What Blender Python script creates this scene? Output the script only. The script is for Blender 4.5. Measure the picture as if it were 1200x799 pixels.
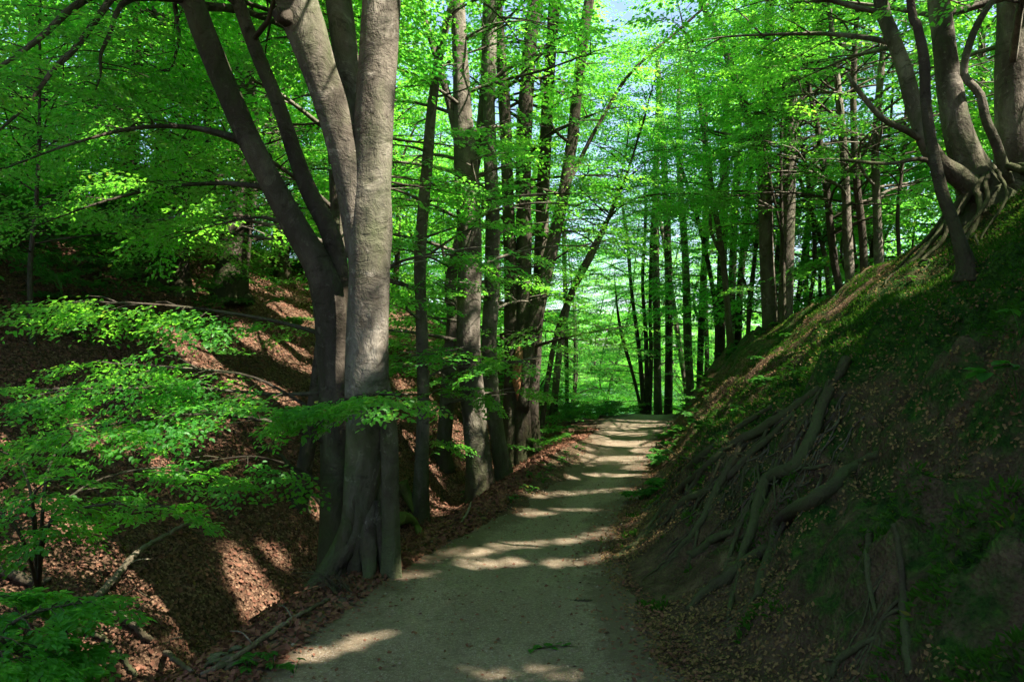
import bpy, math, random
import numpy as np
from mathutils import Vector

# ------------------------------------------------------------------ camera, sky, sun, exposure
S = bpy.context.scene
for o in list(bpy.data.objects):
    bpy.data.objects.remove(o)
F, CX, CY, EYE = 900.0, 600.0, 430.0, 1.6           # photo-pixel focal length, principal column, horizon row, eye height
cam = bpy.data.cameras.new('camera')
cam.sensor_width = 36.0
cam.lens = 36.0 * F / 1200.0
cam.shift_y = (CY - 399.5) / 1200.0
cam.clip_start = 0.05
cam.clip_end = 2000
co = bpy.data.objects.new('camera', cam)
co.location = (0, 0, EYE)
co.rotation_euler = (math.radians(90), 0, 0)
S.collection.objects.link(co)
S.camera = co

SUN_AZ, SUN_EL = math.radians(116), math.radians(54)
SV = np.array([math.cos(SUN_EL) * math.sin(SUN_AZ), math.cos(SUN_EL) * math.cos(SUN_AZ), math.sin(SUN_EL)])
W = bpy.data.worlds.new('World')
S.world = W
W.use_nodes = True
nt = W.node_tree
nt.nodes.clear()
sky = nt.nodes.new('ShaderNodeTexSky')
sky.sky_type = 'NISHITA'
sky.sun_disc = False
sky.sun_elevation = SUN_EL
sky.sun_rotation = SUN_AZ
sky.dust_density = 2.0
bg = nt.nodes.new('ShaderNodeBackground')
bg.inputs['Strength'].default_value = 0.075
wo = nt.nodes.new('ShaderNodeOutputWorld')
nt.links.new(sky.outputs[0], bg.inputs['Color'])
nt.links.new(bg.outputs[0], wo.inputs['Surface'])
sl = bpy.data.lights.new('sun', 'SUN')
sl.energy = 5.0
sl.angle = math.radians(0.5)
sl.color = (1.0, 0.91, 0.76)
so = bpy.data.objects.new('sun', sl)
so.rotation_euler = Vector(SV).to_track_quat('Z', 'Y').to_euler()
so.location = Vector(SV) * 60
S.collection.objects.link(so)
S.view_settings.view_transform = 'Standard'
S.view_settings.look = 'None'
S.view_settings.exposure = 2.4
S.view_settings.gamma = 1.0
S.view_settings.use_curve_mapping = False
S.cycles.max_bounces = 8
S.cycles.diffuse_bounces = 5
S.cycles.transmission_bounces = 5
S.cycles.glossy_bounces = 2
S.cycles.sample_clamp_indirect = 6.0
S.cycles.use_denoising = True

rng = np.random.default_rng(7)
random.seed(7)
C = S.collection

# ------------------------------------------------------------------ noise
def _h(ix, iy, s):
    n = (ix * 374761393 + iy * 668265263 + s * 974634677).astype(np.int64) & 0x7fffffff
    n = ((n ^ (n >> 13)) * 1274126177) & 0x7fffffff
    n = n ^ (n >> 16)
    return (n & 0xffff) / 65535.0
def vnoise(x, y, s=0):
    x = np.asarray(x, float); y = np.asarray(y, float)
    ix = np.floor(x).astype(np.int64); iy = np.floor(y).astype(np.int64)
    fx = x - ix; fy = y - iy
    fx = fx * fx * (3 - 2 * fx); fy = fy * fy * (3 - 2 * fy)
    a = _h(ix, iy, s); b = _h(ix + 1, iy, s); c = _h(ix, iy + 1, s); d = _h(ix + 1, iy + 1, s)
    return (a + (b - a) * fx) * (1 - fy) + (c + (d - c) * fx) * fy
def fbm(x, y, s=0, oct=4):
    r = 0; a = 1.0; t = 0
    for k in range(oct):
        r = r + a * (vnoise(x * 2 ** k, y * 2 ** k, s + 11 * k) - .5); t += a; a *= .5
    return r / t * 2
def sstep(a, b, x):
    t = np.clip((np.asarray(x, float) - a) / (b - a), 0, 1)
    return t * t * (3 - 2 * t)

# ------------------------------------------------------------------ the lie of the land
_T = np.linspace(-40, 420, 4601)
def table(pts, w=1.2):
    ys, vs = zip(*pts)
    v = np.interp(_T, ys, vs)
    k = int(w / .1)
    ker = np.hanning(2 * k + 3); ker /= ker.sum()
    vp = np.pad(v, len(ker) // 2, mode='edge')
    v = np.convolve(vp, ker, 'valid')
    return lambda y: np.interp(y, _T, v)
foot = table([(-40, .95), (3.5, .92), (5.3, .85), (6.5, .78), (8.5, 1.35), (11, 2.0), (17, 3.4), (24, 5.15), (28, 7.3), (32, 10.2), (40, 17), (60, 40), (420, 200)])
crest = table([(-40, -1.75), (3.5, -1.62), (4.5, -1.45), (6.3, -1.08), (8, -.4), (12.5, .5), (19, 2.2), (24, 3.65), (28, 5.6), (32, 8.4), (40, 15), (60, 38), (420, 198)])
pathz = table([(-40, 0), (7, 0), (12, .07), (17, .19), (21, .25), (24, .14), (28, -.25), (40, -1.3), (60, -2), (420, -2)])
hs_t = table([(-40, 2.3), (4, 2.2), (5.5, 1.65), (8, .75), (12, .35), (20, .2), (420, .1)])
hr_t = table([(-40, 3.6), (8.6, 3.45), (9.6, 3.3), (13, 2.85), (18, 2.2), (22, 1.6), (27, .45), (30, 0), (420, 0)])
zg_t = table([(-40, -1.15), (5, -1.05), (8, -.85), (10, -.62), (12, -.35), (15, -.1), (20, 0), (420, 0)])

def H(x, y):
    x = np.asarray(x, float); y = np.asarray(y, float)
    x, y = np.broadcast_arrays(x, y)
    fx = foot(y) + .10 * fbm(y * .9, x * 0, 5, 3)
    cl = crest(y) + .12 * fbm(y * .8, x * 0 + 3, 6, 3)
    pz = pathz(y)
    mid = (fx + cl) / 2
    pw = np.maximum((fx - cl) / 2, .3)
    path = pz + .02 * fbm(x * 1.5, y * 1.5, 9, 3) - .03 * np.clip(1 - ((x - mid) / pw) ** 2, 0, 1)
    # right bank: a steep eroded lower face, a gentler slope above, the ridge, then ground falling away beyond it
    d = np.maximum(x - fx, 0)
    hs = hs_t(y) * (1 + .22 * fbm(y * .7, x * 0 + 1, 21, 3))
    hr = np.maximum(hr_t(y), pz + .15)
    run = hs / 1.08 + .12
    xr = np.maximum(5.6, fx + run + .9)
    t = np.clip((d - run) / np.maximum(xr - fx - run, .2), 0, 1)
    lo = np.clip(d / np.maximum(run, .05), 0, 1)
    low = hs * (lo ** 1.45)
    bank = np.where(d < run, low, hs + np.maximum(hr - hs, 0) * (t ** .92) * (1.0))
    beyond = np.maximum(x - xr, 0)
    drop = sstep(9, 16, y) * 3.2 + .2
    bank = bank - drop * (1 - np.exp(-beyond * .22)) + .0
    amp = sstep(0, .9, d) * (1 - .5 * sstep(14, 30, y))
    rough = .26 * fbm(x * 1.1, y * .9, 31, 3) + (.30 * (np.abs(fbm(x * 1.7, y * 1.5, 41, 4)) * 2 - .5) + .19 * fbm(x * 3.8, y * 3.4, 42, 3) + .08 * fbm(x * 10, y * 9, 43, 2)) * (1 - .75 * sstep(.2, 2, d - run))
    right = pz + bank * 1.0 + amp * rough
    # left: shoulder, gully, the leaf-covered hill opposite, and beyond it the slope to the lake
    u = np.maximum(cl - x, 0)
    gw = np.interp(y, [-40, 5, 8, 12, 16], [2.0, 1.95, 1.5, 1.2, 1.0])
    zg = zg_t(y)
    shoulder = zg * sstep(0, 1, np.clip(u / gw, 0, 1)) - .06 * np.clip(u / .5, 0, 1)
    hill_on = 1 - sstep(0, 7, y - (17.0 + .75 * u))
    up = np.maximum(u - gw, 0)
    hl = 7.5 * (1 - np.exp(-up * .82 / 7.5)) * hill_on
    hl = hl * sstep(0, .6, up) ** .5
    lake = -.20 * np.maximum(u - .6, 0) * (1 - hill_on) - (1 - hill_on) * sstep(0, 4, u - 1.2) * .5
    lake = np.maximum(lake, -4.5)
    lrough = sstep(0, .8, u) * (.16 * fbm(x * .8, y * .8, 51, 4) + .05 * fbm(x * 4, y * 4, 61, 2))
    left = pz + shoulder + hl + lake + lrough
    # far shore of the lake
    z = np.where(d > 0, right, np.where(u > 0, left, path))
    far = sstep(150, 190, y - .25 * x)
    z = z * (1 - far) + (1.5 + 9 * sstep(190, 330, y)) * far
    z = z + .17 * np.exp(-((x - cl - .2) / .34) ** 2) * np.exp(-((y - 12) / 3.6) ** 2)      # raised leafy shoulder left of the path
    return z

_D = np.concatenate([np.arange(2.2, 30, .02), np.arange(30, 140, .25)])
def gp(px, py):
    """the point of the ground seen at a photo pixel"""
    x = (px - CX) / F * _D; z = EYE - (py - CY) / F * _D
    h = H(x, _D)
    k = np.nonzero(z <= h)[0]
    i = k[0] if len(k) else len(_D) - 1
    return np.array([x[i], _D[i], h[i]])
def at(px, py, d):
    return np.array([(px - CX) / F * d, d, EYE - (py - CY) / F * d])

# ------------------------------------------------------------------ mesh helpers
def mesh_np(name, verts, faces_flat, nper, mat, smooth=True, attrs=None):
    me = bpy.data.meshes.new(name)
    verts = np.ascontiguousarray(verts, dtype=np.float32)
    n = len(faces_flat) // nper
    me.vertices.add(len(verts)); me.vertices.foreach_set('co', verts.ravel())
    me.loops.add(n * nper); me.loops.foreach_set('vertex_index', np.asarray(faces_flat, dtype=np.int32))
    me.polygons.add(n); me.polygons.foreach_set('loop_start', np.arange(0, n * nper, nper, dtype=np.int32))
    me.polygons.foreach_set('use_smooth', np.full(n, smooth))
    for k, (dom, v) in (attrs or {}).items():
        a = me.attributes.new(k, 'FLOAT', dom); a.data.foreach_set('value', np.asarray(v, dtype=np.float32))
    me.update(calc_edges=True)
    if mat: me.materials.append(mat)
    return me
def link(name, me, parent=None, loc=None):
    o = bpy.data.objects.new(name, me); C.objects.link(o)
    if parent is not None: o.parent = parent
    if loc is not None: o.location = loc
    return o
def tag(o, label=None, cat=None, group=None, kind=None):
    if label: o['label'] = label
    if cat: o['category'] = cat
    if group: o['group'] = group
    if kind: o['kind'] = kind
    return o
def thing(name, loc, label, cat, group=None):
    return tag(link(name, None, loc=[float(v) for v in loc]), label, cat, group)

def spline(pts, n):
    """Catmull-Rom through rows of pts (any columns), n samples"""
    p = np.asarray(pts, float)
    if len(p) < 3:
        t = np.linspace(0, 1, n)[:, None]
        return p[0] * (1 - t) + p[-1] * t
    q = np.vstack([2 * p[0] - p[1], p, 2 * p[-1] - p[-2]])
    m = len(p) - 1
    s = np.linspace(0, m, n); i = np.minimum(s.astype(int), m - 1); f = (s - i)[:, None]
    a, b, c, d = q[i], q[i + 1], q[i + 2], q[i + 3]
    return .5 * (2 * b + (c - a) * f + (2 * a - 5 * b + 4 * c - d) * f ** 2 + (3 * b - a - 3 * c + d) * f ** 3)

class Tubes:
    def __init__(s): s.v = []; s.f = []; s.n = 0
    def add(s, P, R, k=8, flute=0.0, flare=None, seed=0, cap=True):
        P = np.asarray(P, float); R = np.asarray(R, float); n = len(P)
        T = np.gradient(P, axis=0); T /= np.linalg.norm(T, axis=1)[:, None] + 1e-9
        ref = np.array([1., 0, 0]) if abs(T[0, 0]) < .9 else np.array([0, 1., 0])
        N = np.zeros_like(P); u = ref - T[0] * (ref @ T[0]); N[0] = u / np.linalg.norm(u)
        for i in range(1, n):
            u = N[i - 1] - T[i] * (N[i - 1] @ T[i]); N[i] = u / (np.linalg.norm(u) + 1e-9)
        B = np.cross(T, N)
        th = np.linspace(0, 2 * np.pi, k, endpoint=False)
        r = R[:, None] * np.ones(k)
        if flute:
            hgt = np.concatenate([[0], np.cumsum(np.linalg.norm(np.diff(P, axis=0), axis=1))])
            A = (th / (2 * np.pi) * 5)[None, :]
            # periodic in angle: blend the noise across the seam
            w = (th / (2 * np.pi))[None, :]
            nz = lambda sc, ss, m: (fbm(A * m, hgt[:, None] * sc, seed + ss, 2) * (1 - w) + fbm((A - 5) * m, hgt[:, None] * sc, seed + ss, 2) * w)
            r = r * (1 + flute * nz(.8, 0, 1) + flute * .45 * nz(2.5, 7, 2))
            if flare:
                amt, hl, lobes, ph = flare
                e = np.exp(-hgt / hl)[:, None]
                r = r * (1 + amt * e * (.55 + .45 * np.cos(lobes * th + ph)[None, :] + .35 * np.cos((lobes + 2) * th + 2 * ph)[None, :]))
        V = P[:, None, :] + r[:, :, None] * (np.cos(th)[None, :, None] * N[:, None, :] + np.sin(th)[None, :, None] * B[:, None, :])
        V = V.reshape(-1, 3)
        i = np.arange(n - 1)[:, None] * k; j = np.arange(k)[None, :]; j2 = (j + 1) % k
        q = np.stack([i + j, i + j2, i + k + j2, i + k + j], -1).reshape(-1, 4)
        base = s.n
        s.v.append(V); s.f.append(q + base); s.n += n * k
        if cap:
            s.v.append(P[[0, -1]]); a, b = s.n, s.n + 1; s.n += 2
            jj = np.arange(k); j2 = (jj + 1) % k
            for c, off, flip in ((a, 0, True), (b, (n - 1) * k, False)):
                # quads made of pairs of cap triangles
                jj2 = np.arange(0, k - 1, 2)
                m1 = jj2; m2 = jj2 + 1; m3 = (jj2 + 2) % k
                qq = np.stack([np.full(len(m1), c), base + off + m1, base + off + m2, base + off + m3], -1)
                s.f.append(qq[:, ::-1] if flip else qq)
        return s
    def obj(s, name, mat, parent=None, org=(0, 0, 0)):
        V = np.vstack(s.v) - np.asarray(org, float); Fc = np.vstack(s.f)
        return link(name, mesh_np(name, V, Fc.ravel(), 4, mat), parent)

# ------------------------------------------------------------------ materials
def mat(name):
    m = bpy.data.materials.new(name); m.use_nodes = True
    t = m.node_tree; t.nodes.clear()
    out = t.nodes.new('ShaderNodeOutputMaterial')
    def N(kind, **kw):
        n = t.nodes.new('ShaderNode' + kind)
        for k, v in kw.items():
            if k in n.inputs.keys() if hasattr(n.inputs, 'keys') else False: n.inputs[k].default_value = v
            else: setattr(n, k, v)
        return n
    return m, t, out, N
def ramp(t, fac, stops):
    r = t.nodes.new('ShaderNodeValToRGB')
    e = r.color_ramp.elements
    while len(e) > 1: e.remove(e[-1])
    for i, (p, c) in enumerate(stops):
        el = e[0] if i == 0 else e.new(p)
        el.position = p; el.color = (*c, 1) if len(c) == 3 else c
    t.links.new(fac, r.inputs[0]); return r.outputs[0]
def mixc(t, fac, a, b, blend='MIX'):
    m = t.nodes.new('ShaderNodeMix'); m.data_type = 'RGBA'; m.blend_type = blend
    for sock, v in ((m.inputs[0], fac), (m.inputs[6], a), (m.inputs[7], b)):
        if isinstance(v, (int, float)): sock.default_value = v
        elif isinstance(v, tuple): sock.default_value = (*v, 1)
        else: t.links.new(v, sock)
    return m.outputs[2]
def mth(t, op, a, b=0.0, clamp=False):
    m = t.nodes.new('ShaderNodeMath'); m.operation = op; m.use_clamp = clamp
    for s_, v in ((m.inputs[0], a), (m.inputs[1], b)):
        if isinstance(v, (int, float)): s_.default_value = v
        else: t.links.new(v, s_)
    return m.outputs[0]
def noise(t, co_, scale, detail=4, rough=.55, sc=None):
    if sc is not None:
        mp = t.nodes.new('ShaderNodeMapping'); mp.inputs['Scale'].default_value = sc
        t.links.new(co_, mp.inputs[0]); co_ = mp.outputs[0]
    n = t.nodes.new('ShaderNodeTexNoise'); n.inputs['Scale'].default_value = scale
    n.inputs['Detail'].default_value = detail; n.inputs['Roughness'].default_value = rough
    t.links.new(co_, n.inputs['Vector']); return n.outputs[0]
def attr(t, name):
    n = t.nodes.new('ShaderNodeAttribute'); n.attribute_name = name; return n.outputs['Fac']
def objco(t): return t.nodes.new('ShaderNodeTexCoord').outputs['Object']
def bump(t, h, strength, dist):
    b = t.nodes.new('ShaderNodeBump'); b.inputs['Strength'].default_value = strength; b.inputs['Distance'].default_value = dist
    t.links.new(h, b.inputs['Height']); return b.outputs[0]
def princ(t, out, col, rough=.85, normal=None, spec=.25):
    p = t.nodes.new('ShaderNodeBsdfPrincipled')
    if isinstance(col, tuple): p.inputs['Base Color'].default_value = (*col, 1)
    else: t.links.new(col, p.inputs['Base Color'])
    p.inputs['Roughness'].default_value = rough
    p.inputs['Specular IOR Level'].default_value = spec
    if normal: t.links.new(normal, p.inputs['Normal'])
    t.links.new(p.outputs[0], out.inputs['Surface']); return p

def leaf_mat(name, dark, light, tdark, tlight, trans=.5, gloss=.4):
    m, t, out, N = mat(name)
    r = attr(t, 'rnd')
    oi = t.nodes.new('ShaderNodeObjectInfo')
    f = mth(t, 'ADD', mth(t, 'MULTIPLY', r, .65), mth(t, 'MULTIPLY', oi.outputs['Random'], .35))
    cl_ = noise(t, objco(t), .55, 3, .6)
    f = mth(t, 'ADD', mth(t, 'MULTIPLY', f, .55), mth(t, 'MULTIPLY', mth(t, 'SUBTRACT', cl_, .32), 1.3), True)
    cd = mixc(t, f, dark, light); ct = mixc(t, f, tdark, tlight)
    sick = ramp(t, r, [(.985, (0, 0, 0)), (.99, (1, 1, 1))])
    cd = mixc(t, mth(t, 'MULTIPLY', sick, .7), cd, (.16, .12, .03)); ct = mixc(t, mth(t, 'MULTIPLY', sick, .7), ct, (.4, .35, .05))
    d = t.nodes.new('ShaderNodeBsdfDiffuse'); t.links.new(cd, d.inputs[0])
    tr = t.nodes.new('ShaderNodeBsdfTranslucent'); t.links.new(ct, tr.inputs[0])
    mx = t.nodes.new('ShaderNodeMixShader'); mx.inputs[0].default_value = trans
    t.links.new(d.outputs[0], mx.inputs[1]); t.links.new(tr.outputs[0], mx.inputs[2])
    g = t.nodes.new('ShaderNodeBsdfGlossy'); g.inputs['Roughness'].default_value = .42; g.inputs[0].default_value = (.8, .9, .85, 1)
    fr = t.nodes.new('ShaderNodeFresnel'); fr.inputs[0].default_value = 1.38
    m2 = t.nodes.new('ShaderNodeMixShader')
    t.links.new(mth(t, 'MULTIPLY', fr.outputs[0], gloss), m2.inputs[0])
    t.links.new(mx.outputs[0], m2.inputs[1]); t.links.new(g.outputs[0], m2.inputs[2])
    t.links.new(m2.outputs[0], out.inputs['Surface'])
    return m
M = {}
M['leaf'] = leaf_mat('beech_leaves', (.018, .12, .028), (.065, .215, .022), (.055, .50, .055), (.40, .88, .05), .67, .35)
M['herb'] = leaf_mat('herb_leaves', (.02, .09, .014), (.05, .15, .018), (.05, .26, .02), (.12, .36, .02), .4, .15)
M['litter'] = leaf_mat('dead_leaves', (.058, .026, .018), (.225, .112, .075), (.085, .038, .02), (.21, .10, .055), .2, .05)
M['litter_olive'] = leaf_mat('old_dead_leaves', (.07, .047, .02), (.30, .20, .09), (.05, .03, .012), (.14, .09, .035), .2, .05)
M['moss_blade'] = leaf_mat('moss_blades', (.012, .05, .007), (.05, .13, .014), (.02, .09, .01), (.09, .20, .015), .35, .0)

def bark(name, c0, c1, c2, green, gamt):
    m, t, out, N = mat(name)
    P = objco(t)
    warp = t.nodes.new('ShaderNodeTexNoise'); warp.inputs['Scale'].default_value = 1.6; warp.inputs['Detail'].default_value = 3; t.links.new(P, warp.inputs['Vector'])
    vm = t.nodes.new('ShaderNodeVectorMath'); vm.operation = 'MULTIPLY_ADD'; vm.inputs[1].default_value = (.5, .5, .5)
    t.links.new(warp.outputs['Color'], vm.inputs[0]); t.links.new(P, vm.inputs[2]); PW = vm.outputs[0]
    a = noise(t, PW, 2.4, 6, .68, (1, 1, .5))
    big = noise(t, PW, 1.1, 3, .6, (1, 1, .6))
    bnd = noise(t, PW, 4.5, 5, .7, (1, 1, 2.2))          # creases that run across the trunk
    vert = noise(t, PW, 13, 4, .65, (1, 1, .16))
    blo = noise(t, PW, 11, 5, .7)
    col = ramp(t, a, [(.32, c0), (.5, c1), (.68, c2)])
    dk = (c0[0] * .45, c0[1] * .42, c0[2] * .38)
    col = mixc(t, mth(t, 'MULTIPLY', ramp(t, big, [(.42, (1, 1, 1)), (.6, (0, 0, 0))]), .55), col, dk)
    col = mixc(t, mth(t, 'MULTIPLY', ramp(t, bnd, [(.34, (1, 1, 1)), (.42, (0, 0, 0))]), .7), col, dk)
    col = mixc(t, mth(t, 'MULTIPLY', ramp(t, vert, [(.54, (0, 0, 0)), (.72, (1, 1, 1))]), .45), col, dk)
    col = mixc(t, mth(t, 'MULTIPLY', ramp(t, blo, [(.58, (0, 0, 0)), (.66, (1, 1, 1))]), .5), col, c2)
    ey = t.nodes.new('ShaderNodeTexVoronoi'); ey.inputs['Scale'].default_value = 2.1; em = t.nodes.new('ShaderNodeMapping'); em.inputs['Scale'].default_value = (1, 1, 1.5)
    t.links.new(PW, em.inputs[0]); t.links.new(em.outputs[0], ey.inputs['Vector'])
    eye = ramp(t, ey.outputs['Distance'], [(.05, (1, 1, 1)), (.11, (.1, .1, .1)), (.15, (.7, .7, .7)), (.19, (0, 0, 0))])
    col = mixc(t, mth(t, 'MULTIPLY', eye, .7), col, dk)
    sx = t.nodes.new('ShaderNodeSeparateXYZ'); t.links.new(P, sx.inputs[0])
    lowz = mth(t, 'SUBTRACT', 1.0, mth(t, 'MULTIPLY', sx.outputs[2], .75), True)
    basedark = ramp(t, mth(t, 'ADD', noise(t, PW, 3, 5, .7, (1, 1, .4)), mth(t, 'MULTIPLY', lowz, .3)), [(.56, (0, 0, 0)), (.72, (1, 1, 1))])
    col = mixc(t, mth(t, 'MULTIPLY', basedark, .75), col, (.042, .031, .02))  # dark brown mottling, heavier towards the base of the trunk
    gm = noise(t, PW, 1.5, 5, .65, (1, 1, .5))
    gf = mth(t, 'MULTIPLY', ramp(t, mth(t, 'ADD', gm, mth(t, 'MULTIPLY', lowz, .16)), [(.5, (0, 0, 0)), (.66, (1, 1, 1))]), gamt)
    col = mixc(t, gf, col, green)
    hgt = mth(t, 'ADD', mth(t, 'MULTIPLY', bnd, .5), mth(t, 'ADD', mth(t, 'MULTIPLY', vert, .5), mth(t, 'ADD', mth(t, 'MULTIPLY', a, 1.2), mth(t, 'MULTIPLY', blo, .35))))
    princ(t, out, col, .9, bump(t, hgt, .85, .05), .15)
    return m
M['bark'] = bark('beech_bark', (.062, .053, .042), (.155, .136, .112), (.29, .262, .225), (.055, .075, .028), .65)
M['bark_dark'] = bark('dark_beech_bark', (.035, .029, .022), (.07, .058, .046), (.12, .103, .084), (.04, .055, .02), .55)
M['bark_root'] = bark('root_bark', (.04, .034, .025), (.085, .073, .054), (.14, .122, .095), (.04, .06, .016), .55)
M['bark_moss'] = bark('mossy_bark', (.05, .055, .02), (.10, .11, .03), (.16, .165, .06), (.09, .125, .022), .8)
M['wood'] = bark('dead_wood', (.18, .14, .11), (.32, .26, .21), (.42, .36, .30), (.12, .13, .05), .15)
M['torn'] = bark('torn_wood', (.20, .09, .045), (.34, .16, .085), (.45, .26, .16), (.3, .15, .07), .1)

def ground_mat():
    m, t, out, N = mat('forest_floor')
    P = objco(t)
    vo = t.nodes.new('ShaderNodeTexVoronoi'); vo.inputs['Scale'].default_value = 48; t.links.new(P, vo.inputs['Vector'])
    vr = t.nodes.new('ShaderNodeSeparateColor'); t.links.new(vo.outputs['Color'], vr.inputs[0])
    litter = ramp(t, vr.outputs[0], [(0, (.032, .018, .012)), (.45, (.068, .038, .024)), (.8, (.12, .07, .045)), (1, (.2, .125, .08))])
    n1 = noise(t, P, 6, 6, .65)
    soil = ramp(t, n1, [(.3, (.03, .021, .012)), (.55, (.068, .048, .028)), (.75, (.115, .083, .05))])
    n2 = noise(t, P, 14, 5, .7)
    moss = ramp(t, n2, [(.3, (.006, .018, .004)), (.52, (.018, .05, .007)), (.72, (.055, .11, .014))])
    n3 = noise(t, P, 2.2, 5, .7)
    lit = attr(t, 'litter'); mo = attr(t, 'moss')
    lf = ramp(t, mth(t, 'ADD', mth(t, 'MULTIPLY', mth(t, 'SUBTRACT', n3, .5), 1.3), lit), [(.40, (0, 0, 0)), (.6, (1, 1, 1))])
    mf = ramp(t, mth(t, 'ADD', mth(t, 'MULTIPLY', mth(t, 'SUBTRACT', noise(t, P, 3.1, 6, .7), .5), 1.5), mo), [(.40, (0, 0, 0)), (.62, (1, 1, 1))])
    col = mixc(t, lf, soil, litter)
    col = mixc(t, mf, col, moss)
    h = mth(t, 'ADD', mth(t, 'MULTIPLY', n1, 1.0), mth(t, 'ADD', mth(t, 'MULTIPLY', n2, .6), mth(t, 'MULTIPLY', vo.outputs['Distance'], .35)))
    princ(t, out, col, .95, bump(t, h, .9, .06), .1)
    return m
M['ground'] = ground_mat()
def path_mat():
    m, t, out, N = mat('trodden_grit')
    P = objco(t)
    a = noise(t, P, 1.1, 5, .6); b = noise(t, P, 45, 4, .7)
    vo = t.nodes.new('ShaderNodeTexVoronoi'); vo.inputs['Scale'].default_value = 140; t.links.new(P, vo.inputs['Vector'])
    vr = t.nodes.new('ShaderNodeSeparateColor'); t.links.new(vo.outputs['Color'], vr.inputs[0])
    col = ramp(t, a, [(.3, (.115, .085, .058)), (.55, (.175, .135, .095)), (.75, (.235, .185, .135))])
    col = mixc(t, .5, col, ramp(t, b, [(.3, (.06, .044, .029)), (.5, (.175, .135, .095)), (.7, (.31, .25, .19))]))
    col = mixc(t, mth(t, 'MULTIPLY', ramp(t, vr.outputs[1], [(.86, (0, 0, 0)), (.93, (1, 1, 1))]), .4), col, (.40, .37, .33))
    d = noise(t, P, 7, 5, .75)
    col = mixc(t, mth(t, 'MULTIPLY', ramp(t, d, [(.56, (0, 0, 0)), (.68, (1, 1, 1))]), .6), col, (.09, .068, .048))
    ed = mth(t, 'ADD', attr(t, 'edge'), mth(t, 'MULTIPLY', mth(t, 'SUBTRACT', noise(t, P, 12, 5, .7), .5), 1.2))
    col = mixc(t, mth(t, 'MULTIPLY', ramp(t, ed, [(.35, (0, 0, 0)), (.75, (1, 1, 1))]), .8), col, (.07, .052, .034))
    worn = noise(t, P, .9, 3, .6, (2.2, .5, 1))
    col = mixc(t, mth(t, 'MULTIPLY', ramp(t, worn, [(.42, (1, 1, 1)), (.6, (0, 0, 0))]), .4), col, (.11, .088, .06))
    h = mth(t, 'ADD', mth(t, 'MULTIPLY', b, .7), mth(t, 'ADD', mth(t, 'MULTIPLY', vo.outputs['Distance'], .5), d))
    princ(t, out, col, .93, bump(t, h, .6, .02), .15)
    return m
M['path'] = path_mat()
def water_mat():
    m, t, out, N = mat('lake_water')
    P = objco(t)
    princ(t, out, (.03, .07, .08), .12, bump(t, noise(t, P, .8, 3, .5, (1, 2.5, 1)), .25, .08), .5)
    return m
M['water'] = water_mat()

# ------------------------------------------------------------------ ground, path, lake
def axis(parts):
    v = [parts[0][0]]
    for a, b, st in parts:
        n = max(1, int(round((b - a) / st))); v += list(np.linspace(a, b, n + 1)[1:])
    return np.array(v)
gx = axis([(-420, -80, 30), (-80, -30, 4), (-30, -10, .8), (-10, -4, .14), (-4, 4.2, .05), (4.2, 8, .1), (8, 30, .8), (30, 90, 4), (90, 420, 30)])
gy = axis([(-60, -20, 5), (-20, 1, .8), (1, 10, .05), (10, 16, .085), (16, 30, .16), (30, 60, .8), (60, 420, 8)])
GX, GY = np.meshgrid(gx, gy)
GZ = H(GX, GY)
ny, nx = GX.shape
ii = (np.arange(ny - 1)[:, None] * nx + np.arange(nx - 1)[None, :])
q = np.stack([ii, ii + 1, ii + nx + 1, ii + nx], -1).reshape(-1)
dR = GX - foot(GY); uL = crest(GY) - GX
moss_a = sstep(.2, .8, dR) * (.50 + .26 * sstep(-.3, .25, GZ - hs_t(GY)) * sstep(.3, 1.2, hs_t(GY))) + .30 * sstep(0, 2, dR) * sstep(9, 14, GY) + .2 * sstep(15, 25, GY) * sstep(0, 1, uL)
UPP = sstep(.1, .8, dR - hs_t(GY) / 1.08 - .1) * sstep(8, 11, GY) * sstep(0, .3, dR)
moss_a = moss_a - .22 * UPP
FAR = sstep(100, 140, GY)
moss_a = moss_a * (1 - FAR) + FAR * 1.2
lit_a = (1 - FAR) * 1.0 * (.85 * sstep(.0, .5, uL) + .12 * sstep(0, .5, dR) + .4 * sstep(4.5, 7, GX) + .2 + .35 * UPP)
ground = link('ground', mesh_np('ground', np.stack([GX, GY, GZ], -1).reshape(-1, 3), q, 4, M['ground'], True,
              {'moss': ('POINT', moss_a.ravel()), 'litter': ('POINT', lit_a.ravel())}))
tag(ground, kind='structure')

py_ = axis([(-8, 2, .4), (2, 12, .045), (12, 20, .08), (20, 45, .3)])
ps = np.linspace(-.42, 1.25, 61)
PS, PY = np.meshgrid(ps, py_)
fx, cl = foot(PY), crest(PY)
PX = cl + (fx - cl) * PS
inside = np.minimum(PX - cl - .65 * np.exp(-((PY - 11.5) / 4.5) ** 2), fx - PX - .1 * np.exp(-((PY - 10) / 4.0) ** 2)) + .22 * fbm(PX * 1.4, PY * 1.4, 77, 4) + .05 * fbm(PX * 9, PY * 9, 78, 2) + .02
EDGE = 1 - sstep(.05, .55, inside + .12 * fbm(PX * 3, PY * 3, 79, 3))
PZ = H(PX, PY) + np.clip(inside * .14, -.06, .014)
n2, m2 = PX.shape
ii = (np.arange(n2 - 1)[:, None] * m2 + np.arange(m2 - 1)[None, :])
q = np.stack([ii, ii + 1, ii + m2 + 1, ii + m2], -1).reshape(-1)
tag(link('path', mesh_np('path', np.stack([PX, PY, PZ], -1).reshape(-1, 3), q, 4, M['path'], True, {'edge': ('POINT', EDGE.ravel())})), kind='structure')
wv = np.array([[-400, 26, -2.6], [60, 26, -2.6], [60, 230, -2.6], [-400, 230, -2.6]])
tag(link('lake', mesh_np('lake', wv, [0, 1, 2, 3], 4, M['water'])), kind='structure')

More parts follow.
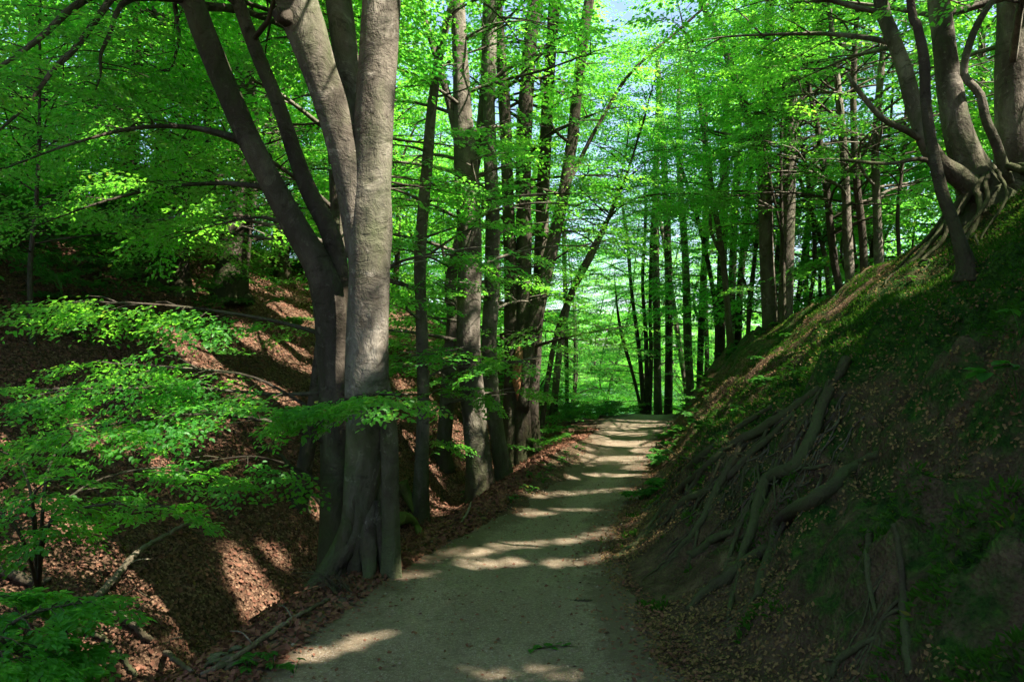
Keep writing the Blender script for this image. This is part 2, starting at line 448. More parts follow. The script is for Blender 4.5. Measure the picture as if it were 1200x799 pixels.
def spline0(pts, n):
    p = np.asarray(pts, float); m = len(p) - 1; q_ = np.linspace(0, m, n)
    return np.stack([np.interp(q_, np.arange(m + 1), p[:, c]) for c in range(2)], 1)
# ------------------------------------------------------------------ where sun gets through the canopy: (photo column, row, radius in metres)
SUNFLECKS = [(1110, 290, .4), (1070, 312, .4), (1020, 345, .4), (985, 365, .4), (945, 390, .4), (915, 410, .4), (880, 435, .4), (845, 458, .4), (815, 472, .4), (960, 400, .3), (920, 432, .3), (1000, 375, .3), (880, 455, .3), (1040, 350, .3), (840, 480, .3),
    (705, 500, .5), (745, 498, .5), (720, 507, .45), (690, 515, .35), (740, 520, .4), (690, 535, .22), (740, 538, .3), (765, 548, .28), (560, 792, .12), (620, 789, .12), (655, 792, .12),
    (320, 648, .09), (306, 640, .05), (332, 662, .07), (340, 704, .12), (318, 690, .07), (350, 690, .05), (290, 668, .06), (275, 700, .06), (262, 725, .06), (135, 735, .32), (90, 745, .32), (175, 775, .25), (130, 705, .2), (230, 740, .2), (215, 760, .2), (290, 740, .15), (30, 500, .4), (70, 510, .3), (10, 690, .25),
    (300, 330, .5), (240, 330, .5), (215, 400, .3), (300, 395, .3), (340, 415, .35), (360, 425, .3), (235, 420, .25), (345, 370, .4), (325, 460, .25), (285, 450, .25), (505, 580, .2), (515, 595, .2),
    (610, 550, .25), (660, 525, .3), (630, 540, .25),
    (960, 375, .35), (1000, 355, .35), (1035, 335, .35), (930, 395, .35), (890, 425, .3), (860, 445, .3), (830, 460, .35), (800, 478, .4), (950, 420, .3), (900, 450, .25), (870, 470, .25), (1090, 300, .3), (1120, 295, .3), (1160, 275, .35), (1180, 265, .3), (1050, 318, .25), (980, 400, .2), (850, 500, .22), (820, 495, .22)]
for line, r_, n_ in [([(478, 674), (505, 663), (545, 648), (590, 641), (640, 638), (690, 632), (735, 616), (770, 597), (805, 572), (850, 543)], .13, 38), ([(560, 666), (605, 659), (655, 662), (700, 657), (740, 641), (770, 622)], .12, 20),
                     ([(612, 602), (650, 600), (695, 600)], .13, 8), ([(625, 580), (680, 578), (730, 574)], .13, 8), ([(655, 560), (710, 557), (762, 552)], .14, 8), ([(665, 543), (715, 540), (768, 536)], .16, 8),
                     ([(455, 743), (425, 750), (390, 760), (360, 771), (335, 782)], .075, 14), ([(610, 550), (640, 538), (675, 524), (700, 512)], .2, 8)]:
    for p_ in spline0(line, n_): SUNFLECKS.append((p_[0], p_[1], -r_))
FLECK = [(gp(px, py), -1.3 * r if r < 0 else r * (1.45 if py < 690 else 1.0)) for px, py, r in SUNFLECKS]
# and on trunks and low boughs: (column, row, depth, radius)
for px, py, d, r in [(425, 460, 7.0, .15), (428, 420, 7.0, .15), (440, 455, 7.0, .15), (420, 500, 7.0, .13), (435, 540, 7.0, .12), (660, 300, 13, .25), (600, 420, 13, .2), (560, 420, 11.5, .2), (558, 480, 11.5, .2), (495, 400, 8.6, .15), (494, 560, 8.6, .15), (545, 130, 11.5, .25), (640, 180, 13, .25), (615, 240, 13, .25), (925, 250, 18, .4), (848, 350, 24, .4), (1030, 250, 14, .3), (995, 280, 15, .3), (1190, 120, 9.2, .25),
                     (445, 480, 7.0, .2), (447, 430, 7.0, .17), (450, 380, 7.0, .14), (440, 510, 7.0, .16), (445, 340, 7, .1), (450, 60, 7, .12), (345, 150, 7.3, .1), (380, 50, 7, .12),
                     (576, 350, 11.5, .25), (570, 400, 11.5, .15), (585, 545, 11, .2), (615, 400, 13, .22), (655, 250, 13, .25), (668, 190, 13, .25), (625, 350, 13, .2), (640, 320, 13, .2), (525, 380, 12, .14), (555, 200, 12, .12),
                     (1118, 110, 9.2, .25), (1125, 150, 9.2, .2), (1090, 180, 9.2, .2), (1110, 240, 9, .15), (1080, 90, 9.2, .15), (1125, 60, 9.2, .2),
                     (900, 320, 18, .4), (922, 330, 18, .4), (905, 200, 18, .4),
                     (110, 355, 6.4, .35), (180, 360, 6.5, .3), (250, 365, 6.6, .3), (120, 462, 6.2, .3), (180, 480, 6.2, .25), (250, 440, 6.4, .25), (80, 470, 6.1, .3), (320, 480, 6.5, .25), (200, 560, 5.6, .15), (90, 590, 5.3, .12),
                     (530, 455, 9, .2), (560, 330, 11, .25), (540, 250, 11, .25)]:
    FLECK.append((at(px, py, d), r * (1.7 if px > 1000 else 1.45)))
def sun_gap(Pn):
    """leaves standing in the way of a sunfleck"""
    kill = np.zeros(len(Pn), bool)
    for qpt, r in FLECK:
        v = Pn - qpt
        along = v @ SV
        d2 = (v * v).sum(1) - along * along
        kill |= (along > .45) & (d2 < r * r)
    return kill

# ------------------------------------------------------------------ leaf sprays
def spray_template(n, lsize, seed, wid=.42):
    r = np.random.default_rng(seed)
    pos = []; d = []
    nside = 6
    for k in range(nside):
        x0 = .08 + .82 * k / nside
        L = wid * (1.0 - .55 * abs(k / nside - .35)) * r.uniform(.75, 1.2)
        for sgn in (-1, 1):
            ang = sgn * math.radians(r.uniform(35, 60))
            for j in range(max(2, n // (nside * 2 + 1))):
                f = (j + .5 + r.uniform(-.3, .3)) / max(2, n // (nside * 2 + 1))
                p = np.array([x0 + math.cos(ang) * L * f, math.sin(ang) * L * f, 0])
                a2 = ang + (1 if j % 2 else -1) * math.radians(r.uniform(25, 65))
                pos.append(p); d.append(a2)
    for j in range(n // 13 + 2):
        pos.append(np.array([.15 + .85 * j / (n // 13 + 2), 0, 0])); d.append(math.radians(r.uniform(-60, 60)))
    pos = np.array(pos); d = np.array(d)
    pos += r.normal(0, .012, pos.shape); pos[:, 2] -= .13 * pos[:, 0] ** 2 + .18 * pos[:, 1] ** 2
    pos[:, 2] += r.normal(0, .02, len(pos))
    fw = np.stack([np.cos(d), np.sin(d), r.normal(-.22, .22, len(d))], -1); fw /= np.linalg.norm(fw, axis=1)[:, None]
    nm = np.stack([r.normal(0, .24, len(d)), r.normal(0, .24, len(d)), np.ones(len(d))], -1)
    nm -= fw * (nm * fw).sum(1)[:, None]; nm /= np.linalg.norm(nm, axis=1)[:, None]
    size = lsize * r.uniform(.65, 1.2, len(d))
    return pos, fw, nm, size
TPL = {'fine': [spray_template(98, .044, 500 + k) for k in range(5)],
       'near': [spray_template(78, .068, 100 + k) for k in range(5)],
       'mid': [spray_template(112, .071, 200 + k) for k in range(5)],
       'far': [spray_template(72, .112, 300 + k, .5) for k in range(5)],
       'big': [spray_template(52, .14, 400 + k, .5) for k in range(5)]}

def leaf_arrays(sprays, tpl, prune=True, r=rng):
    """sprays: rows (origin3, heading3, up3, scale)"""
    if not len(sprays): return None
    A = np.asarray(sprays, float)
    out = [[], [], [], []]
    which = r.integers(0, len(TPL[tpl]), len(A))
    for k, (p, f, n, s) in enumerate(TPL[tpl]):
        B = A[which == k]
        if not len(B): continue
        o = B[:, 0:3]; hx = B[:, 3:6]; up = B[:, 6:9]; sc = B[:, 9]
        hx = hx / np.linalg.norm(hx, axis=1)[:, None]
        hz = up - hx * (up * hx).sum(1)[:, None]; hz /= np.linalg.norm(hz, axis=1)[:, None]
        hy = np.cross(hz, hx)
        R = np.stack([hx, hy, hz], 2)                     # columns
        out[0].append((o[:, None, :] + np.einsum('sij,nj->sni', R, p) * sc[:, None, None]).reshape(-1, 3))
        out[1].append(np.einsum('sij,nj->sni', R, f).reshape(-1, 3))
        out[2].append(np.einsum('sij,nj->sni', R, n).reshape(-1, 3))
        out[3].append(np.tile(s, len(B)))
    P, Fw, Nm, Sz = (np.concatenate(v) for v in out)
    keep = r.random(len(P)) > .08
    if prune: keep &= ~sun_gap(P)
    return P[keep], Fw[keep], Nm[keep], Sz[keep]
def leaf_mesh(name, arr, mat_, org, near=False, r=rng, width=.33):
    P, Fw, Nm, Sz = arr
    Sd = np.cross(Nm, Fw)
    P = P - np.asarray(org, float)
    n = len(P)
    if near:
        uv = [(0, 0, 0), (.28, .30, .07), (.68, .27, .05), (1, 0, -.10), (.68, -.27, .05), (.28, -.30, .07)]
        fc = np.array([0, 3, 2, 1, 0, 5, 4, 3])
    else:
        uv = [(0, 0, 0), (.45, width, .06), (1, 0, -.06), (.45, -width, .06)]
        fc = np.array([0, 3, 2, 1])
    V = np.stack([P + Sz[:, None] * (a * Fw + b * Sd + c * Nm) for a, b, c in uv], 1).reshape(-1, 3)
    k = len(uv)
    Fc = (np.arange(n)[:, None] * k + fc[None, :]).ravel()
    rv = np.repeat(r.random(n), 2 if near else 1)
    return mesh_np(name, V, Fc, 4, mat_, False, {'rnd': ('FACE', rv)})

# ------------------------------------------------------------------ trees
def grow(stems, n, zlo, zhi, blen, r, az=None, azspread=math.pi, base_el=(12, 45), rmax=.09, twig=1.0, sscale=.9):
    """boughs from the stems: tubes (points, radii) and leaf sprays"""
    tubes = []; sprays = []
    wt = np.array([max(0., min(zhi, P[:, 2].max()) - max(zlo, P[:, 2].min())) * R.mean() + 1e-4 for P, R in stems]); wt /= wt.sum()
    for i in range(n):
        si = int(r.choice(len(stems), p=wt)); P, R = stems[si]
        lo = max(zlo, P[:, 2].min()); hi = min(zhi, P[:, 2].max())
        if hi <= lo: continue
        zz = lo + (hi - lo) * ((i + r.random()) / n)
        j = int(np.argmin(abs(P[:, 2] - zz))); o = P[j]; rs = R[j]
        a = r.uniform(-math.pi, math.pi) if az is None else az + r.uniform(-azspread, azspread)
        fr = (zz - zlo) / max(zhi - zlo, .1)
        L = blen * r.uniform(.6, 1.2) * (1.05 - .5 * fr)
        el = math.radians(r.uniform(*base_el)) * (.6 + .7 * fr)
        pts = [o.copy()]; da = r.normal(0, .18)
        for k in range(6):
            e = el * (1 - k / 5.0) - .10 * k / 5
            a2 = a + da * k + r.normal(0, .12)
            pts.append(pts[-1] + L / 6 * np.array([math.cos(a2) * math.cos(e), math.sin(a2) * math.cos(e), math.sin(e)]))
        pts = np.array(pts); r0 = min(.45 * rs, rmax, .008 + .011 * L)
        Q = spline(pts, 10); tubes.append((Q, np.linspace(r0, .004, 10), 5, si))
        ns = max(3, int(L * 2.3 * twig))
        for s in range(ns):
            t = .22 + .75 * (s + r.random() * .6) / ns
            k = min(int(t * 9), 8); p = Q[k] + (Q[k + 1] - Q[k]) * (t * 9 - k)
            tg = Q[k + 1] - Q[k]; h = math.atan2(tg[1], tg[0]) + (1 if s % 2 else -1) * math.radians(r.uniform(30, 65))
            l = (.25 + .32 * L * (1.15 - t)) * r.uniform(.6, 1.2)
            e = math.radians(r.uniform(-8, 16))
            dv = np.array([math.cos(h) * math.cos(e), math.sin(h) * math.cos(e), math.sin(e)])
            end = p + dv * l
            if l > .35: tubes.append((np.array([p, p + dv * l * .5 + [0, 0, .03 * l], end]), np.array([r0 * .35, r0 * .22, .003]), 4, si))
            m = max(1, int(l / .45))
            for w in range(m):
                f = (w + 1) / m
                up = np.array([r.normal(0, .16), r.normal(0, .16), 1.0])
                hh = h + (r.normal(0, .35) if w == m - 1 else (1 if w % 2 else -1) * .7)
                sprays.append((*(p + dv * l * f * .85), math.cos(hh), math.sin(hh), r.normal(-.08, .12), *up, sscale * r.uniform(.7, 1.15)))
        tg = Q[-1] - Q[-2]
        sprays.append((*Q[-2], *(tg / np.linalg.norm(tg)), r.normal(0, .1), r.normal(0, .1), 1.0, sscale))
    return tubes, sprays

def stem_world(px_pts, d, top, r, ground_first=True, sway=.25):
    """photo-pixel stem (column, row, width[, extra depth]) at depth d -> smooth 3-D axis and radii, carried on up to the height top"""
    P = []; R = []
    for p in px_pts:
        dd = d + (p[3] if len(p) > 3 else 0)
        P.append(at(p[0], p[1], dd)); R.append(p[2] / 2 / F * dd)
    P = np.array(P); R = np.array(R)
    if ground_first:
        z0 = float(H(P[0, 0], P[0, 1])) - .12
        if z0 < P[0, 2] - .02:
            P = np.vstack([[P[0, 0], P[0, 1], z0], P]); R = np.r_[R[0] * 1.08, R]
        else: P[0, 2] = z0
    if top is not None and top > P[-1, 2] + .6:
        dv = P[-1] - P[-2]; dv /= np.linalg.norm(dv)
        n = max(2, int((top - P[-1, 2]) / 1.6)); r0 = R[-1]; a0 = r.uniform(0, 6.28)
        for k in range(n):
            dv = dv + np.array([math.cos(a0 + k) * sway * .4, math.sin(a0 + k * .8) * sway * .4, .22]); dv /= np.linalg.norm(dv)
            P = np.vstack([P, P[-1] + dv * (top - P[-1, 2]) / (n - k) / max(dv[2], .3)]); R = np.r_[R, r0 * (1 - .88 * (k + 1) / n)]
    L = np.linalg.norm(np.diff(P, axis=0), axis=1).sum()
    n = int(max(10, min(70, L / max(.12, R[0] * .9))))
    Q = spline(np.c_[P, R], n)
    return Q[:, :3], np.maximum(Q[:, 3], .004)

def tree(label, stems, d, top=13.0, nb=22, zlo=3.0, zhi=None, blen=2.6, tpl='mid', barkm='bark', group=None, name='beech_tree', seed=0, flare=(.5, .35, 4, 0), flute=.10,
         limbs=False, cat='tree', low=None, prune=True, sscale=.9, k=14, twig=1.0):
    r = np.random.default_rng(1000 + seed)
    tops = top if isinstance(top, (list, tuple)) else [top] * len(stems)
    ax = []
    for i, st in enumerate(stems):
        gf = st[0][-1] != 'fork' if isinstance(st[0][-1], str) else True
        pts = [tuple(v for v in p if not isinstance(v, str)) for p in st]
        ax.append((*stem_world(pts, d, tops[i], r, gf), gf))
    base = ax[0][0][0].copy(); base[2] += .12
    t = thing(name, base, label, cat, group)
    tb = Tubes(); own = {}
    for i, (P, R, gf) in enumerate(ax):
        kk = max(6, int(k * min(1, R[0] / .12 + .35))); kk += kk % 2
        if limbs and not gf:
            own[i] = Tubes().add(P, R, kk, flute, None, seed * 7 + i)
        else:
            tb.add(P, R, kk, flute, flare if gf else None, seed * 7 + i)
    zb = base[2]
    sk = [(P, R) for P, R, _ in ax]
    zhi = zhi if zhi is not None else max(P[:, 2].max() for P, _ in sk)
    tubes, sprays = grow(sk, int(nb * 1.5), zb + zlo, zhi, blen, r, sscale=sscale, twig=twig)
    if low:
        for (n_, z0, z1, bl, az, sp) in low:
            a, b = grow(sk[:1], n_, zb + z0, zb + z1, bl, r, az, sp, (0, 18), sscale=sscale * .8)
            tubes += a; sprays += b
    for P, R, kk, si in tubes: own.get(si, tb).add(P, R, kk, cap=False)
    tb.obj('trunk', M[barkm], t, base)
    for v in own.values(): v.obj('limb', M[barkm], t, base)
    if sprays:
        arr = leaf_arrays(sprays, tpl, prune, r)
        link('crown', leaf_mesh('crown', arr, M['leaf'], base, tpl == 'near', r), t)
    return t, base, sk

exec_later = []

# ------------------------------------------------------------------ the trees the photograph shows one by one
def gd(px, py): return float(gp(px, py)[1])

d1 = gd(432, 668)
print('main tree depth', d1)
T1, B1, K1 = tree('massive twin-limbed beech with hollow buttressed foot at the left path edge',
    [[(416, 668, 32), (418, 615, 34), (424, 555, 41), (430, 500, 50), (430, 450, 51), (431, 340, 50), (432, 270, 49), (436, 190, 43), (441, 90, 41), (447, 0, 41), (452, -90, 38)],
     [(424, 300, 36, 0, 'fork'), (415, 220, 41), (399, 150, 40), (375, 80, 41), (353, 15, 49), (335, -60, 45)],
     [(434, 270, 27, .25, 'fork'), (418, 150, 31, .3), (405, 60, 31, .3), (392, -60, 29, .3)],
     [(459, 654, 22, -.2), (458, 590, 21, -.15), (456, 530, 20, -.1), (450, 480, 22, .0), (440, 420, 20, .08)],
     [(436, 650, 20, .22), (438, 590, 22, .2), (438, 530, 23, .12), (434, 470, 23, .05)],
     [(398, 660, 14, -.12), (408, 610, 16, -.1), (416, 550, 18, -.06), (424, 480, 16, .04)]],
    d1, top=[15, 14, 14.5, None, None, None], nb=70, zlo=4.9, blen=3.8, sscale=1.1, tpl='mid', seed=1, flare=(.35, .3, 5, .6), flute=.2, limbs=True, k=30)
# its mossy root and the broken stub high on the left limb
rt = Tubes()
P = spline([gp(463, 640) + [0, .3, .3], gp(478, 622) + [0, .15, .12], gp(492, 626) + [0, 0, .03], gp(502, 630) + [0, 0, -.08]], 14)
rt.add(P, np.linspace(.10, .03, 14), 10, .15, None, 3)
P = spline([gp(466, 610) + [0, .35, .45], gp(474, 600) + [0, .2, .22], gp(488, 604) + [0, 0, .04], gp(500, 606) + [0, 0, -.08]], 14)
rt.add(P, np.linspace(.09, .03, 14), 10, .15, None, 4)
o = rt.obj('root', M['bark_moss'], T1, B1); o['label'] = 'yellow-green moss-covered root'
for k, (a_, L_, r0_) in enumerate([(-95, .42, .085), (-60, .34, .07), (-130, .6, .08), (-25, .34, .07), (170, .8, .10), (-160, .6, .07)]):
    a_ = math.radians(a_); P = []
    for j in range(7):
        f = j / 6; x = B1[0] + .1 + math.cos(a_ + .25 * math.sin(3 * f + k)) * (.08 + L_ * f); y = B1[1] + .1 + math.sin(a_ + .25 * math.sin(3 * f + k)) * (.08 + L_ * f)
        P.append((x, y, float(H(x, y)) + .5 * (1 - f) ** 3 + .03 - .06 * f))
    Tubes().add(spline(P, 20), np.linspace(r0_, .018, 20), 10, .3, None, 60 + k).obj('root', M['bark'], T1, B1)
st = Tubes(); st.add(spline([at(354, 26, d1), at(338, 22, d1 - .12), at(325, 17, d1 - .22)], 8), np.linspace(.085, .05, 8), 10, .2).obj('stub', M['bark_dark'], T1, B1)

T2, B2, K2 = tree('dark forked beech fused to the back of the massive beech and leaning to the left',
    [[(396, 640, 44), (394, 520, 36), (390, 430, 36), (385, 355, 38), (372, 312, 33), (345, 265, 30), (318, 215, 28), (292, 165, 27), (268, 110, 26), (243, 50, 26), (222, -10, 25)],
     [(390, 400, 26, 0, 'fork'), (396, 330, 24, .1), (387, 275, 22, .15), (362, 225, 20, .2), (345, 180, 18, .2), (325, 120, 16, .2), (300, 60, 16, .2), (275, -10, 15, .2)]],
    d1 + .45, top=[12, 12], nb=46, zlo=4.6, blen=3.0, barkm='bark_dark', seed=2, limbs=True, k=22, flare=(.4, .3, 4, 1))

dt = gd(350, 594)
tree('thin dark beech stem leaning right against the forked beech', [[(350, 592, 17), (360, 530, 18), (370, 470, 18), (378, 400, 16), (385, 350, 14), (392, 280, 12), (394, 200, 11)]],
     dt, top=9, nb=9, zlo=3.4, blen=1.8, barkm='bark_dark', seed=3, k=12)
tree('pale straight beech trunk seen between the two big left-hand beeches', [[(397, 420, 22), (397, 330, 20), (396, 250, 19), (392, 150, 17), (388, 40, 15)]],
     d1 + 4.2, top=13, nb=22, zlo=2.2, blen=2.6, seed=4, k=12)
d3 = gd(492, 604)
T3, B3, K3 = tree('slender mottled beech pole standing alone just right of the massive beech', [[(492, 604, 17), (496, 480, 15), (494, 380, 14), (492, 300, 14), (500, 200, 13), (508, 110, 11), (520, 40, 10), (540, -20, 9)]],
     d3, top=9.5, nb=16, zlo=1.3, blen=1.7, tpl='near', seed=5, k=12, sscale=.75)
d4 = gd(563, 582)
tree('stout double-trunked beech with sunlit right flank beside the gully end',
     [[(563, 580, 29), (556, 490, 26), (550, 400, 28), (551, 300, 29), (546, 200, 27), (540, 100, 20), (536, 0, 17)],
      [(590, 552, 18, .9), (577, 470, 18, .8), (573, 400, 18, .7), (577, 330, 18, .7), (577, 250, 17, .7), (573, 150, 15, .7), (576, 0, 13, .7)],
      [(546, 220, 13, 0, 'fork'), (534, 150, 11), (520, 95, 9), (503, 40, 7)]],
     d4, top=[14, 14, 8], nb=40, zlo=1.6, blen=2.5, seed=6, k=18, barkm='bark', flute=.18)
tree('slim pinkish beech leaning right in front of the stout double trunk', [[(520, 520, 15), (527, 440, 19), (532, 370, 17), (528, 330, 13), (548, 240, 11), (562, 160, 11), (568, 80, 9), (571, 0, 9)]],
     d4 + .9, top=11, nb=16, zlo=1.0, blen=1.7, seed=7, k=12, tpl='near', sscale=.75)
d5 = gd(606, 540)
T5, B5, K5 = tree('bundle of upright beech stems with torn reddish bark at the left path edge',
     [[(598, 540, 19), (600, 440, 18), (598, 330, 16), (595, 220, 14), (590, 110, 13), (583, 0, 11)],
      [(609, 540, 21), (612, 430, 19), (614, 300, 18), (614, 180, 18), (618, 80, 16), (628, 0, 16)],
      [(620, 536, 16, .3), (624, 440, 16, .3), (632, 330, 15, .3), (636, 230, 14, .3), (642, 120, 14, .3), (650, 0, 13, .3)],
      [(612, 480, 16, -.1, 'fork'), (623, 400, 18, -.1), (645, 300, 16, -.1), (660, 230, 14, -.1), (672, 150, 13, -.1), (682, 60, 12, -.1), (692, -10, 11, -.1)],
      [(662, 225, 5, -.1, 'fork'), (676, 195, 5), (702, 145, 4), (737, 88, 4), (790, 40, 3), (830, 5, 3)]],
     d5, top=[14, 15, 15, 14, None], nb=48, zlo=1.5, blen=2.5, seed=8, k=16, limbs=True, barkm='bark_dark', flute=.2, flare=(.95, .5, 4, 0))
tp = spline([at(607, 470, d5 - .16), at(606, 430, d5 - .165), at(610, 400, d5 - .15)], 12)
Tubes().add(tp, np.r_[np.linspace(.01, .085, 4), np.linspace(.085, .09, 4), np.linspace(.08, .02, 4)], 8, .3, None, 5).obj('torn_bark', M['torn'], T5, B5)['label'] = 'torn reddish bare wood'

SP = [
 ('thin beech bowing right over the path bend', [(634, 505, 6), (650, 400, 6), (672, 335, 5), (692, 295, 5), (725, 230, 4)], 16, 8),
 ('thin pale beech arched beside the bowed one', [(648, 490, 8), (656, 410, 8), (668, 350, 7), (694, 300, 5), (715, 250, 4)], 19, 8),
 ('straight hair-thin beech pole before the lake gap', [(664, 495, 5), (664, 420, 5), (662, 330, 5), (660, 240, 4)], 25, 9),
 ('left trunk of the dark pair where the path vanishes', [(771, 480, 10), (770, 400, 9), (768, 300, 9), (769, 200, 8), (772, 100, 6)], 27, 13),
 ('right trunk of the dark pair where the path vanishes', [(783, 478, 10), (784, 400, 9), (783, 300, 9), (780, 230, 8), (774, 120, 6)], 27.4, 13),
 ('beech with a slight left curve at the foot of the ridge', [(809, 460, 10), (806, 400, 10), (803, 300, 9), (798, 230, 8), (795, 150, 6)], 25.5, 13),
 ('slim beech leaning right behind the left-curved one', [(820, 450, 8), (823, 350, 8), (828, 250, 7), (827, 150, 6)], 26, 12),
 ('dark straight beech left in the close-set three on the ridge', [(843, 438, 13), (845, 350, 12), (848, 250, 11), (850, 150, 9)], 24, 14),
 ('narrow beech middle in the close-set three on the ridge', [(856, 428, 9), (858, 330, 9), (862, 230, 8), (866, 150, 6)], 23.5, 13),
 ('right-leaning beech right in the close-set three on the ridge', [(864, 420, 9), (868, 330, 8), (877, 230, 8), (884, 150, 6)], 24, 13),
 ('crooked thin beech left in the thicket along the ridge top', [(984, 348, 9), (977, 300, 9), (968, 220, 8), (958, 150, 7), (945, 90, 5)], 15.5, 11),
 ('sunlit wavy beech in the thicket along the ridge top', [(997, 341, 11), (993, 280, 11), (990, 200, 9), (984, 120, 8), (975, 40, 6)], 15, 12),
 ('left stem of the twin slim beeches on the ridge top', [(1012, 333, 9), (1011, 280, 9), (1003, 200, 8), (1000, 100, 7)], 15, 12),
 ('right stem of the twin slim beeches on the ridge top', [(1030, 322, 11), (1028, 250, 10), (1026, 180, 9), (1031, 100, 8), (1040, 20, 6)], 14, 12),
 ('hair-thin sapling pole right of the twin slim beeches', [(1054, 308, 5), (1052, 250, 5), (1058, 190, 4), (1062, 120, 3)], 13.5, 7),
 ('hair-thin leaning pole behind the pair of grey trunks', [(948, 370, 5), (955, 300, 5), (948, 220, 5), (935, 150, 4)], 19, 9),
]
for i, (lab, st, d, top) in enumerate(SP):
    slim = st[0][2] < 6
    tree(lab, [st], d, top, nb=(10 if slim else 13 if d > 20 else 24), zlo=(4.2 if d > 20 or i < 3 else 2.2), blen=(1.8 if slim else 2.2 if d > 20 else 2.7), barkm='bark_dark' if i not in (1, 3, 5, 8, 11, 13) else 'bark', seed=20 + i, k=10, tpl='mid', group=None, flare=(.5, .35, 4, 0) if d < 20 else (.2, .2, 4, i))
rp = np.random.default_rng(321)
for k in range(16):
    px = 800 + 245 * (k + rp.uniform(.1, .9)) / 16; d = rp.uniform(14, 27) if px > 880 else rp.uniform(19, 30); w = rp.uniform(4.5, 9); lean = rp.normal(0, 22)
    x = (px - CX) / F * d; pb = CY + F * (EYE - float(H(x, d))) / d
    st = [(px, pb, w), (px + lean * .35 + rp.normal(0, 4), pb - 85, w * .92), (px + lean * .8 + rp.normal(0, 6), pb - 180, w * .8), (px + lean * 1.5 + rp.normal(0, 8), pb - 290, w * .6)]
    fk = [(px + lean * .35, pb - 95, w * .6, 0, 'fork'), (px + lean * .5 - 12 * rp.choice([-1, 1]), pb - 150, w * .55), (px + lean * .8 - 30 * rp.choice([-1, 1]), pb - 240, w * .4)]
    tree('slender leaning beech pole among the thicker trunks along the right ridge', [st, fk] if k % 2 else [st], d, [rp.uniform(9, 12), None] if k % 2 else rp.uniform(8, 12), nb=9, zlo=3.4, blen=1.8, barkm='bark' if k % 3 == 0 else 'bark_dark', seed=330 + k, k=8, group='slender beech poles along the right ridge', flare=(.3, .2, 4, k))
tree('clump of thin dark beech stems splaying from one stool at the path end',
     [[(754, 484, 5), (750, 420, 5), (740, 340, 4), (735, 280, 4)], [(758, 484, 5), (757, 400, 5), (753, 330, 4), (756, 270, 4)], [(752, 484, 4), (742, 440, 4), (728, 390, 4)], [(761, 484, 5), (763, 420, 5), (762, 350, 4), (764, 270, 4)]],
     26, [9, 10, 5, 10], nb=26, zlo=1.2, blen=2.2, barkm='bark_dark', seed=50, k=8, flare=(.15, .2, 3, 0))
tree('left smooth grey trunk of the pair on the ridge with one limb forking left',
     [[(904, 398, 19), (899, 320, 17), (897, 250, 16), (896, 190, 15), (900, 90, 12), (902, 0, 10)], [(897, 230, 9, 0, 'fork'), (892, 185, 10), (880, 150, 9), (868, 110, 9), (850, 60, 8), (825, 10, 6)]],
     18, [14, 11], nb=30, zlo=2.6, blen=2.8, seed=51, k=14)
tree('right smooth grey trunk of the pair on the ridge with one limb forking right',
     [[(920, 389, 18), (922, 300, 16), (925, 200, 15), (926, 130, 14), (930, 60, 12), (934, 0, 10)], [(925, 200, 8, 0, 'fork'), (930, 150, 9), (943, 110, 9), (955, 60, 8), (965, 10, 6)]],
     17.6, [14, 11], nb=30, zlo=2.6, blen=2.8, seed=52, k=14)
dr2 = gd(1133, 314)
tree('thin dark beech curving up to the left from the bare right slope', [[(1133, 314, 17), (1126, 290, 15), (1116, 258, 14), (1104, 225, 14), (1092, 170, 13), (1085, 120, 12), (1083, 70, 12), (1075, 30, 10), (1065, -20, 9)]],
     dr2, top=9, nb=14, zlo=2.2, blen=1.8, barkm='bark_dark', seed=53, k=12, flare=(.8, .2, 4, 0))
dR1 = 9.0
R1, BR1, KR1 = tree('huge many-limbed beech on a mound of bare roots at the top of the right slope',
     [[(1165, 262, 62), (1160, 240, 50), (1150, 222, 37), (1135, 190, 32), (1122, 150, 29), (1112, 100, 27), (1105, 40, 25), (1098, -20, 24)],
      [(1155, 232, 29, -.1, 'fork'), (1125, 207, 25, -.15), (1100, 190, 22, -.2), (1083, 160, 21, -.2), (1070, 120, 20, -.2), (1060, 80, 18, -.2), (1045, 40, 17, -.2), (1030, -10, 15, -.2)],
      [(1180, 250, 50, .2), (1190, 210, 42, .2), (1188, 160, 39, .2), (1185, 80, 35, .2), (1187, 0, 34, .2)],
      [(1182, 215, 13, -.2, 'fork'), (1168, 170, 11, -.3), (1155, 140, 10, -.3), (1148, 110, 9, -.3), (1130, 88, 8, -.3), (1135, 55, 8, -.3), (1150, 20, 7, -.3), (1175, -15, 6, -.3)],
      [(1082, 165, 8, -.2, 'fork'), (1060, 152, 8, -.3), (1035, 140, 7, -.4), (1010, 112, 6, -.5), (993, 88, 4, -.5)],
      [(1098, 192, 6, -.2, 'fork'), (1075, 186, 5, -.3), (1040, 192, 4, -.4), (985, 187, 4, -.5)]],
     dR1, top=[15, 13, 16, 6.5, None, None], nb=60, zlo=1.6, blen=3.4, seed=54, k=24, flare=(1.0, .4, 5, 1.0), flute=.18, limbs=True)

